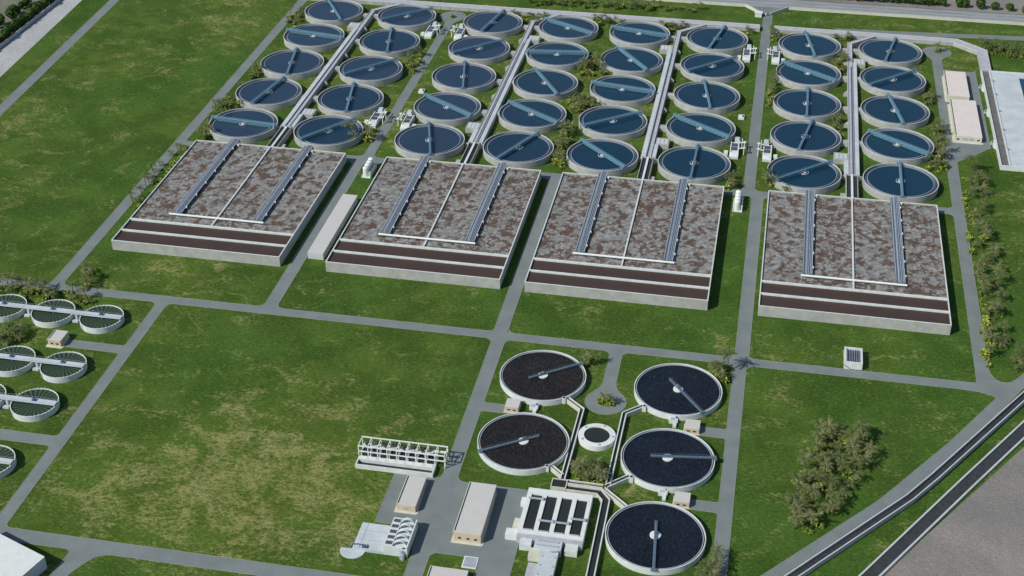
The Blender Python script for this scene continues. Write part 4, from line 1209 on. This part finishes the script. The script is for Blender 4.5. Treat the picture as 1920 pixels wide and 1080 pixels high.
# plant positions, palms then low plants
VEG = {
 'lr': ("193.2,-165.6 172.3,-229.1 180.6,-210.8 174.3,-173.4 162.9,-214.2 190,-194.6 174.8,-204.7 173.9,-188.2 180.8,-183.6 165.1,-230.5 172.3,-195.9 179.2,-185.9 174.8,-219.6 184.3,-203.1 179.9,-200.1 187.2,-171.4 184.9,-191.1 183.7,-161.6 178,-189.3 174.6,-162.9 190.1,-190 166.2,-205.4 169.8,-184.1 188.9,-176.9 196,-179.2 188.2,-181.3 163.5,-221.2 191.4,-172.6 165.2,-224.9 170.6,-222.7 163.7,-217.2 181.9,-215.2 194.2,-185.8 167.7,-209.9 179.7,-169.8 186.4,-208.1 182.4,-177.6 183.1,-186 177.9,-167.4 192.4,-168.8 172.4,-212.1 194.5,-160.5 176,-201 165.8,-220.3 174.7,-167.9 187.8,-200.6 187.1,-165.3 177,-194.2 182.5,-166.8 174,-179.9 179.7,-204.4 168.5,-191.8 180.6,-219.4 169.5,-201.2",
  "175.3,-174.2 192.6,-173.6 168.3,-209.9 187,-190.4 181.4,-205.3 173.5,-224.3 166.4,-219.2 175,-195.8 194.8,-162 175.1,-183 165.6,-199 177.8,-189.6 179.7,-163.3 175.9,-218.9 176.6,-225.4 185,-168 170.9,-229.6 168.5,-194.8 184.1,-187.8 171.3,-203 178.7,-213.2 174.9,-201.1"),
 'right_palms': ("257.4,-49.2 259,75.6 260.3,38.8 265.9,-17.1 258.9,-33.9 266,96.2 265.9,78.8 257.4,-77.8 266.7,9.3 259.1,19.8 262.8,26 262.9,56.5 266.8,34.6 256.1,-87.5 261.4,83.6 257.3,-2.1 258.8,51 257.2,-24.2 263,-77.8 266.6,-34.6 266.7,-6.8 267,16 263.7,30.8 260.2,92.2 259.4,-65 264.9,-73.5 268.1,91 261.6,-52.8 264.9,64.6 262.5,94.3 261.4,4.3 262.7,-0.9 259.8,33.3 255.6,-71.7 258.7,-8.6 262.7,-23 256.4,-30.2 263.5,-46.5 256.9,-27.8 256.9,-12.5 265.2,-64.1 258.4,-20.7",
  "265,88.1 265,-49.1 262.6,28.4 264,-21.6 256.3,-71.5 257.9,54.2"),
 'right_bush': ("",
  "255.9,-35.5 257.7,83.4 254.2,-89.3 256,-9.8 255.9,-72.5 258.3,-17 258.1,48.8 254.8,34 257,-79.4 256.7,-53.4 257.3,99.4 255.3,12.8 256.8,-2.4 258.1,-45.6 255.1,30.4 256.4,-24.5 258.1,22 257.1,-30 258.8,45.2 255.7,60.5 255.8,54.9 256.5,80.2 256.8,-41.1 256.5,67.7 255.1,27.4 253.5,-85.9 256.6,-58.5 254.5,-65.7 255.3,-95.6 255.5,72.8"),
 'corner': ("270.4,-86.9 270.2,-94.1 268,-97.7 268.5,-89.4",
  "271.1,-90"),
 'ne': ("288.2,310.9 311,303.7 305.4,303.6 297.1,304.1 309.2,297.8 287.3,301.4 301.7,296.4 284.1,311.8 311.5,293.8 302.3,308 296.8,308.4 285.2,307.4 312.4,300.8 295.3,297.4 306.6,295.7 288.3,308.3 304.4,299.2 308.2,305.7 293.3,300.4 294.7,310.7 291.4,308.1 290.2,304.4",
  "304.4,306.5 286.7,306.2 305.6,294 297.8,297.8 291.7,298.9 299.1,307.7 312.8,302.7 301.1,300.5 292,305.5 302.4,295.8 312.3,306.9 310,294.2"),
 'north': ("23.6,341.5 -41.1,331.6 79.7,344.2 53.7,338.8 36.1,341.4 -18.4,333.5 -28.5,340.6 6.4,336 70.2,341.7 -0.1,339.3 -35,334 -40.5,339.1 29.4,338.6 44.7,341.8 -50.4,334.4 -28.3,334.1 39.7,343.7 75.3,343.9 -5.7,341.6 -36.1,336.9 63.5,342.7 15.9,335.7 -19.7,341.5 -4.1,335.2 15.6,342.5 -15.8,341.5 57.9,342.3 32.3,337.3 -15,336.2 40.3,340.8 25.3,335.9 10.1,333.7 49.4,343.4 11,340.4 42.5,336.2 -12.3,342.1 -25.2,333.7 -7,332.2 28.1,341.7 -44.6,336.3",
  "5.1,341.5 42.5,340 74.9,339.7 -7.4,332.9 -24.7,335.6 37.8,340.6 -37.4,334 -44.8,330.1 28.7,336.2 -41.3,332.6 55.1,337.9 -18.2,341.5 35.5,338.9 -30.5,335.9 -51.2,337.1 -4,341.8 15,343.4 -0.8,335 41.2,336.4 43.7,342.9 16.2,335 -12.6,342.4 -22.7,341 58.6,341.1 21,338.1 9.6,340.1"),
 'north_left': ("-115.9,319 -128.8,320.7 -121.7,319 -124.5,320 -118.5,319.1",
  "-118.5,319.5 -128.9,320.3 -124.1,319.8"),
 'n_ab': ("-57.9,306.3 -33.9,295.8 -53.3,302 -33.1,304.4 -33.9,300.6 -39,294.7 -39,306.4 -46.1,307.8",
  "-42,300.1 -33.6,294.7 -57.2,308 -32.3,306.2 -42.9,293.2 -46.2,296.5"),
 'n_bc': ("25.9,305.5 14.8,301.2 19.8,305.2 3.5,307.4 12.4,307.3 7.1,307.4 9.9,303.9",
  "15.8,307.9 24.1,304.8 7.9,300.5 4.6,305.9 4.7,302.8"),
 'n_cd': ("60.4,300.8 69.6,306.6 65.1,299.1 62,307.4 54.6,302.4 68,303.3",
  "66.1,302.9 58.3,307.3 68.4,307.3 60.8,297.2"),
 'gate_w': ("120.9,305.1 117.6,304.1 118,307.2",
  "117.6,302.3 121.5,304.2"),
 'gate_e': ("137.8,300.1 136.8,305 139.3,293.8 141.7,297.5 134.4,308.2 136.7,295.7",
  "140.4,307.6 136,293.2 135.6,299.8 142.4,298.5"),
 'n_ef': ("190.8,306 181.8,300.5 184.9,292.3 180.8,306.2",
  "189.9,306.1 189.4,289.9 190.6,295.2"),
 't_road_n': ("-212,253.9 -216.5,265.8 -221.5,261.1 -219.1,281.3 -217.2,274.5",
  "-217.5,260 -214.1,265.9 -218.6,272.8 -221.9,271.4 -214.1,250.7 -222.5,263 -216.8,275.1"),
 't_road_m': ("-213.3,169.9 -216,174.4 -213.5,160.4 -213.4,166.7",
  "-211.7,167.2 -214.3,173.6 -215.7,180.9 -214.6,161.6 -215.9,184.2 -214.2,171.3"),
 't_road_s': ("-217.3,110.5 -214,98.4 -215.9,122.8 -221.7,111.1 -209.6,105.2 -216.3,102.7 -219.7,115.7 -206,115.2 -212,113.4",
  "-213.5,101.8 -214.9,118.8 -218.3,127.5 -218.6,104.1 -207.3,113.9 -209.8,107.9 -221.5,110 -215.1,111.6 -218,116 -213.6,124.5 -209.6,119.2 -217.7,118.7"),
 't_corner': ("-217.6,72.4 -218.1,93.6 -211.7,65.6 -209.3,69.9 -216.7,85.7 -214,75.5",
  "-216.3,73.1 -213.5,68.8 -217,85.9 -210.9,67.5 -217.4,77.6 -211.2,71"),
 'basin_w': ("-216.5,40 -216.9,-24.4",
  "-216.3,-22.1 -218.9,50.6 -217.2,29.2 -214.3,-10.9 -214.9,0.5 -215.9,-27.4 -216.6,17.2 -215.5,36.2 -215.4,4 -216.9,-7.7 -221.6,53.9 -218,-16.3 -214,-24.1 -217.1,-25 -218,5.2 -215.2,44.1 -215.9,12.3 -214,-17.1 -215.7,25.8 -216.3,-3.3 -218.1,21.9 -217.2,7.1"),
 'basin_w_palms': ("-222.7,0.1 -225.3,27.1 -223.3,50.8 -224,6.7 -223.9,-17.1 -224.4,41.1 -226.6,10.9 -220.9,-22.2 -219.7,-11.7 -226.4,19 -223.2,14.5",
  ""),
 't_a': ("-108.7,190.1 -110.1,217.2 -114.8,208 -106.6,204.4 -106.2,196.1 -114.5,213.3 -110,222.2 -111.5,200",
  "-110.2,213.8 -108.4,189 -113.4,202.7 -112.2,199 -107.5,208.8 -115.2,209.1 -109.7,219.2 -106.5,193.4 -114.6,216.8"),
 'b_c1': ("12.2,215.2 23.7,212.2 13.1,222.5 7.8,220.9 18.2,218.3 14.7,219.5 14.6,230.6 11.4,208.2 10.5,218.6 6.4,213.5 21.6,216.2 18.5,228.1",
  "6,218.7 22.4,212.7 17.6,229.9 15.4,209.2 19.4,220 28,214.5 14.3,219.3 11.6,227.7 10.8,222.3 8.2,207.8 13.5,213.9 15.4,230.5 8.5,214.1 14,224.3 8,221.2 9.1,210.4"),
 'b_c2': ("19.2,161.2 14.3,169.3 28.1,158.9 9.5,158.1 13.3,147.1 24.2,153.6 18.6,155.5 11.3,168.1 12.5,153.9 21.7,167 14.5,162 17.3,165.1",
  "28.5,156.7 7.4,159.3 18.9,156.2 8,163.8 18,173.1 17.1,158.8 11.7,148.3 16.2,176.6 16,150.8 13.5,172.5 26.7,159.1 25.5,154.8 18.8,169.9 21.9,159.5 26.7,164 10.3,153.5 22,152.7 21.5,165.3"),
 'b_c3': ("11.6,80 16,113.5 10.8,119.2 13.1,101.1 12.1,109.3 14.9,93.3 13.1,122.6 16.6,73.5 16.8,97.3 12.9,88.9 12,85.5 11,98.8 11.1,114.8 15.6,82.7 13.4,95.8 15.9,117.9",
  "15.6,83.2 16.5,126.3 11.4,102.4 14,108.9 10.8,118 17.2,70.5 16.6,119.9 12.1,123.1 16.5,96.6 12.1,85.2 12.4,96.8 15.5,103.9 14.8,89.3 11.4,88.3 14.3,75.6 13,114.2 17.1,73.9 17,107 15.5,77.8 15,106.4 14.8,92.8 17.1,79.9 14.9,121.9 10.9,108.3 12.1,79 13.6,86.5"),
 'e_w2': ("139.6,214.2 139.1,184.1 138.6,197.4 139.5,220.7 138.8,207.7 139.2,203 139.4,225",
  "139.2,214.8 139.5,197.6 138.1,189.7 137.3,181.8 138.8,208.8 139.5,218.3 137.2,196.8 139.5,186.2 139.6,192.6 138,203.1"),
 'e_f1': ("180.3,251.7 184.2,263.7 186.1,258.5 182.4,247.4 186.8,247.7 180.4,255.3 186.4,268.1",
  "185.6,261.6 184.1,248.5 184.6,252.4 179.4,253.1 181.2,249.7 183.4,246.1 183.3,263.3 182.5,254.7 186.7,255.1 186.8,259.4"),
 'e_f3': ("181.9,164 183.9,151.7 178.5,159.2 182,157.9 179.9,153.4 186.8,165.8",
  "184,160.4 182.8,150.9 183.5,169.8 184.5,174.6 182.4,164.4 180.8,155.8 186.5,167.7 178.5,153.4 181.2,160.6"),
 'f_e2': ("244.2,213.6 242.9,204.8 241.7,207.9 240.1,212",
  "240.9,203.8 245.3,211.9"),
 'f_e4': ("247.7,152.2 241.2,109.5 247.8,133.5 249.4,165.1 247.8,156.8 244.1,128.6 244.7,146.3 243.4,157.6 244.7,122.5 243.2,137.7 242.6,141.6 238.6,116.2 247.6,169.1 246.3,113.3 243.2,133.2 243.6,112.3 247.9,129 243.2,161",
  "247,121.7 246.6,159.4 248.3,148.9 242.3,107.3 245.2,131.8 245.5,154.7 236.8,110.3 248,152.2 239.2,112.4 246.8,138.6 244.8,145 248,165 247,161.8 246,112.5 243.1,125.1 242.8,156.7 241.9,135 247.4,116.3"),
 'e_w5': ("145.9,70.5 142.2,74.9 142.3,70.7 141.1,77.4 140.6,80.3 143.8,72.5 141.8,72.7",
  "141.9,76.1 143.3,69.5 142.8,72.5 146,71.1 140.8,80.1 141.6,73.6 141.5,78.1 144.3,71.5 142.4,74.7"),
 'e_w5b': ("153.9,65.4 152.9,66",
  "154.2,65.5 152.8,66"),
 'd_e5': ("118.3,68.4 121.1,61.9 122,66.9 121.4,74 121.4,64.2",
  "118.3,67.6 120.6,73.7 118.1,61.4"),
 't52': ("-112.4,93.6 -108.9,86.2 -108.6,82.3",
  "-110.3,98.1 -107.4,91 -109,82.9"),
 'isl_t': ("",
  "-103.6,295 -103,297"),
 'isl_r': ("252.4,294.6",
  "252.7,296.2 254.6,298"),
 'isl_c': ("75,-159.6 78.2,-160.2",
  "75.5,-159.6 79.1,-157.8 73.6,-158.5 77.8,-160 76.8,-158.2 74.2,-159.7"),
 'ring': ("79.8,-216.5 71,-215.1 75,-218.2 77.8,-212.8 81.4,-210.6 69.8,-211.6 76.5,-215.5 81.8,-214.3 72.6,-213.5 74.3,-211.6 78.6,-209.8 82.6,-217.4",
  "75.6,-219.6 79.4,-210.1 81.4,-215.1 75.7,-212 71.1,-215.8 82.5,-218.2 77.2,-216.4 70.8,-211.9"),
 'q1': ("124.3,-122.4 128.2,-131.8 127.2,-124.4 127.3,-127.6 127.8,-122.1 123.4,-126",
  "124,-125.6 129.5,-130.5 127.6,-123.5 122.4,-123.9 125.7,-127.2"),
 'p1': ("62.9,-131.2 67.9,-129",
  "63.8,-128.6"),
 'q3': ("131.9,-272.8 135,-263.3 131.6,-276.1 130.5,-265.8 129.9,-269.7 133.6,-265.1 133.9,-259.9 133.3,-269.8 134.9,-255.5",
  ""),
 'left_road': ("-242,-116.5 -200.9,-124.9 -222.4,-121.5 -229.2,-115.5 -246.7,-123 -212,-123.1 -237.4,-117.9 -232.7,-124.9 -251.6,-115.2 -213.5,-116.7 -204.6,-119.8 -252.5,-121.3 -238.9,-123.8 -207.5,-124.1 -226.3,-123.1 -246.4,-118.3 -230.9,-119.8 -220.3,-125.1",
  "-206.8,-122.7 -252.7,-117.8 -220.4,-121.2 -234.4,-120.7 -228.7,-117.6 -225.2,-123.2 -223.9,-118.1 -244.8,-116.7 -251,-123.3 -215.5,-116.3 -238.3,-124.6 -232.5,-118.4 -237.7,-121.4 -240.5,-118.5 -221.7,-116.8 -202.6,-123.9"),
 'left_tri': ("-212.4,-102.3 -207.3,-112.2 -213.9,-96.7 -209.6,-108.3 -210.2,-104.3",
  "-209.9,-106.4 -212.8,-98.4 -208.4,-110.6 -214.6,-95.8"),
 'left_tank': ("-227,-160.2 -219.6,-163 -230.5,-155.7 -228.4,-164.4 -223.8,-167.6 -221.3,-158.1 -224.5,-152.2 -222.1,-162.4 -227.1,-168.7",
  "-221.9,-161.6 -228.6,-155.8 -230.8,-162.6 -225.8,-159.2 -224.4,-168.5 -228.6,-152.4"),
}

# ------------------------------------------------------------------ plants
def frond(mb, base, az, el, L, wd, droop, n=5):
    """feathered palm leaf: a drooping spine with leaflets on both sides"""
    p = Vector(base)
    side = Vector((-math.sin(az), math.cos(az), 0))
    e = el
    st = L / n
    for i in range(n):
        dv = Vector((math.cos(az) * math.cos(e), math.sin(az) * math.cos(e), math.sin(e)))
        q = p + dv * st
        w0 = wd * (0.35 + 0.9 * math.sin(math.pi * min(1, (i + 0.6) / (n + 0.4))))
        for s in (-1, 1):
            for k in range(2):
                a_ = p + dv * st * (k * 0.5)
                c_ = a_ + dv * st * 0.42
                tip = a_ + dv * st * 0.75 + side * s * w0 + Vector((0, 0, -0.28 * w0))
                mb.add((a_, c_, tip), ((0, 1, 2),))
        p = q
        e -= droop / n
    return mb
def palm_meshes(h, L, nf, seed, droop=1.25):
    rnd = random.Random(seed)
    tr = MB()
    lean = rnd.uniform(-0.5, 0.5), rnd.uniform(-0.5, 0.5)
    pts = [(lean[0] * (k / 4) ** 2, lean[1] * (k / 4) ** 2, h * k / 4) for k in range(5)]
    for k in range(4): tr.tube(pts[k], pts[k + 1], 0.26 - 0.03 * k, 0.23 - 0.03 * k, 7, k == 3)
    cr = MB()
    for k in range(nf):
        az = 2 * math.pi * k / nf + rnd.uniform(-0.25, 0.25)
        el = rnd.choice((1.0, 0.6, 0.35, 0.1)) + rnd.uniform(-0.15, 0.15)
        frond(cr, pts[4], az, el, L * rnd.uniform(0.75, 1.12), 0.72, droop * rnd.uniform(0.8, 1.2))
    return tr, cr
def bush_mesh(r, nleaf, seed):
    rnd = random.Random(seed)
    cr = MB()
    for k in range(nleaf):
        az = rnd.uniform(0, 2 * math.pi); el = rnd.uniform(0.15, 1.3)
        b0 = Vector((rnd.uniform(-0.35, 0.35) * r, rnd.uniform(-0.35, 0.35) * r, 0.1 + rnd.uniform(0, 0.5) * r))
        dv = Vector((math.cos(az) * math.cos(el), math.sin(az) * math.cos(el), math.sin(el)))
        sd = Vector((-math.sin(az), math.cos(az), 0)) * r * rnd.uniform(0.16, 0.26)
        L = r * rnd.uniform(0.7, 1.2)
        m1 = b0 + dv * L * 0.55; tp = b0 + dv * L + Vector((0, 0, -0.25 * L))
        cr.add((b0, m1 + sd, tp, m1 - sd), ((0, 1, 2, 3),))
    return cr
def tree_meshes(r, h, seed, n=620):
    rnd = random.Random(seed)
    tr = MB(); tr.tube((0, 0, 0), (0, 0, h * 0.45), 0.3, 0.2, 7)
    for k in range(4):
        a_ = k * 1.57 + 0.4
        tr.tube((0, 0, h * 0.35), (math.cos(a_) * r * 0.5, math.sin(a_) * r * 0.5, h * 0.62), 0.14, 0.06, 5)
    cr = MB()
    lob = [(rnd.uniform(-0.35, 0.35) * r, rnd.uniform(-0.35, 0.35) * r, h * rnd.uniform(0.34, 0.74), r * rnd.uniform(0.5, 0.75)) for _ in range(7)]
    for k in range(n):
        cx, cy, cz, rr = rnd.choice(lob)
        dv = Vector((rnd.gauss(0, 1), rnd.gauss(0, 1), rnd.gauss(0, 1))).normalized()
        c = Vector((cx, cy, cz)) + dv * rr * rnd.uniform(0.75, 1.05)
        u = dv.cross(Vector((rnd.random(), rnd.random(), rnd.random()))).normalized()
        v = (dv * 0.4 + dv.cross(u)).normalized()
        s = rnd.uniform(0.4, 0.7)
        cr.add((c - u * s, c - v * s * 0.6, c + u * s, c + v * s * 0.6), ((0, 1, 2, 3),))
    return tr, cr
PALMS = [palm_meshes(*a_) for a_ in ((4.8, 3.5, 14, 1), (6.0, 3.8, 15, 2), (3.6, 3.2, 13, 3), (7.2, 3.9, 15, 4), (5.4, 3.4, 13, 5))]
BUSH = [bush_mesh(*a_) for a_ in ((2.2, 40, 1), (2.7, 46, 2), (1.8, 34, 3))]
def mk_palm(i, name='palm_tree'):
    o = thing(name, 'x', 'palm tree')
    PALMS[i][0].build('trunk', 'trunk', o); PALMS[i][1].build('crown', 'palmleaf', o)
    return o
def mk_bush(i):
    o = BUSH[i].build('broadleaf_plant', 'bushleaf')
    return tag(o, 'x', 'plant')
psrc, bsrc = {}, {}
def put_palm(x, y, i, lab, grp, s=1.0):
    if i not in psrc: o = psrc[i] = mk_palm(i)
    else: o = copy_tree(psrc[i])
    o.location = (x, y, 0); o.rotation_euler = (0, 0, random.uniform(0, 6.28)); o.scale = (s, s, s)
    o['label'] = lab; o['group'] = grp
    return o
def put_bush(x, y, lab, grp):
    i = random.randrange(3)
    if i not in bsrc: o = bsrc[i] = mk_bush(i)
    else: o = bsrc[i].copy(); COL.objects.link(o)
    s = random.uniform(0.8, 1.2)
    o.location = (x, y, 0); o.rotation_euler = (0, 0, random.uniform(0, 6.28)); o.scale = (s, s, s)
    o['label'] = lab; o['group'] = grp
WHERE = dict(lr='in the dense clump on the lawn beside the slanting road', right_palms='in the row right of the right hand road', right_bush='in the row edging the right hand road',
             corner='by the right edge near the road bend', gate_w='left of the gate road by the back channel', gate_e='right of the gate road by the back channel',
             t_road_n='by the far end of the left tank road', t_road_m='between the left tank road and the third tank', t_road_s='between the left tank road and the fourth tank',
             t_corner='between the left road and the nearest left tank', basin_w='along the left side of the leftmost basin', basin_w_palms='scattered along the road left of the leftmost basin',
             t_a='between the second tank column and the roundabout road', b_c1='between fourth and fifth tank columns, far clump', b_c2='between fourth and fifth tank columns, middle clump',
             b_c3='between fourth and fifth tank columns, near clump', e_w2='right of the main road beside the third tank', e_f1='between the two right tank columns, far clump',
             e_f3='between the two right tank columns, near clump', f_e2='right of the second tank in the last column', f_e4='between the last tank column and the right road',
             e_w5='at the main road crossing left of the nearest tank', e_w5b='in front of the nearest seventh column tank', d_e5='left of the main road at the crossing',
             t52='beside the nearest screen house left of the roundabout road', isl_t='on the far left roundabout island', isl_r='on the far right roundabout island',
             isl_c='on the island between the dark tanks', ring='in front of the white ring tank', q1='beside the back right dark tank', p1='behind the cul-de-sac near the back left dark tank',
             q3='right of the frontmost dark tank', left_road='along the road behind the green clarifiers', left_tri='at the road junction behind the green clarifiers',
             left_tank='left of the beige shed between the green clarifiers')
STUFF = ('north', 'ne', 'north_left', 'n_ab', 'n_bc', 'n_cd', 'n_ef')
far_p, far_b = MB(), MB()
def xform(src, dst, x, y, a_, s):
    c_, s_ = math.cos(a_) * s, math.sin(a_) * s
    dst.add([(x + c_ * v[0] - s_ * v[1], y + s_ * v[0] + c_ * v[1], v[2] * s) for v in src.v], src.f)
for key, (ps, bs) in VEG.items():
    P_ = [tuple(map(float, q.split(','))) for q in ps.split()]
    B_ = [tuple(map(float, q.split(','))) for q in bs.split()]
    if key in STUFF:
        for x, y in P_:
            i = random.randrange(5); a_ = random.uniform(0, 6.28)
            xform(PALMS[i][1], far_p, x, y, a_, 0.9); xform(PALMS[i][0], far_p, x, y, a_, 0.9)
        for x, y in B_:
            xform(BUSH[random.randrange(3)], far_b, x, y, random.uniform(0, 6.28), 1.15)
        continue
    w_ = WHERE[key]
    for x, y in P_: put_palm(x, y, random.randrange(5) if key != 'q3' else random.choice((1, 3)), 'grey green palm ' + w_, 'palms ' + w_, random.uniform(0.85, 1.12) * (1.12 if key in ('right_palms', 'lr') else 1.0))
    for x, y in B_: put_bush(x, y - (1.6 if key in ('lr', 'ring', 'left_road', 'f_e4', 'b_c3', 'q1') else 0), 'low yellow green plant ' + w_, 'low plants ' + w_)
o = far_p.build('distant_palms', 'palmleaf'); o['kind'] = 'stuff'
o = far_b.build('distant_shrubs', 'bushleaf'); o['kind'] = 'stuff'
put_palm(130.6, -122.6, 3, 'single tall palm at the crossing, its star shadow on the road', 'tall single palms', 1.45)
put_palm(261.8, 110.0, 3, 'single tall palm in front of the larger cream building', 'tall single palms', 1.45)
put_palm(-120.6, 83.0, 3, 'taller palm standing against the water of the nearest second column tank', 'tall single palms', 1.45)
put_palm(-116.6, 80.4, 1, 'shorter palm standing against the rim of the nearest second column tank', 'tall single palms', 1.1)
put_palm(-226.2, 279.5, 1, 'palm standing over the far end of the left road', 'tall single palms', 1.0)
# leafy trees outside the plant
TREES = [tree_meshes(*a_) for a_ in ((3.1, 6.4, 1), (2.7, 5.6, 2), (3.4, 7.0, 3))]
tsrc = {}
def put_tree(x, y, i, lab, grp, s=1.0):
    if i not in tsrc:
        o = tsrc[i] = thing('leafy_tree', 'x', 'tree')
        TREES[i][0].build('trunk', 'trunk', o); TREES[i][1].build('crown', 'hedgeleaf', o)
    else: o = copy_tree(tsrc[i])
    o.location = (x, y, 0); o.rotation_euler = (0, 0, random.uniform(0, 6.28)); o.scale = (s, s, s)
    o['label'] = lab; o['group'] = grp
x = 150.0
while x < 330:
    put_tree(x, 387.6 - max(0, x - 268) * 0.05 + random.uniform(-0.6, 0.6), random.randrange(3), 'round dark green tree in the row beyond the highway', 'trees beyond the highway', random.uniform(1.1, 1.35))
    x += random.choice((4.2, 5.0, 5.4)) if x < 250 or random.random() < 0.62 else 11.0
y = 158.0
while y < 345:
    put_tree(-416.6 + random.uniform(-0.5, 0.5), y, random.randrange(3), 'dark green tree in the dense row beside the upper left wall', 'trees beside the upper left wall', random.uniform(1.1, 1.3))
    y += random.uniform(2.9, 3.8)
for x, y in ((-431, 196), (-432, 213), (-432.5, 219), (-432, 232), (-432.5, 237), (-431.5, 242), (-433, 252), (-432, 256), (-432.5, 262), (-433, 285), (-432, 292)):
    put_tree(x, y, random.randrange(3), 'dark green tree in the loose outer row at the upper left corner', 'outer trees at the upper left corner', random.uniform(1.15, 1.35))
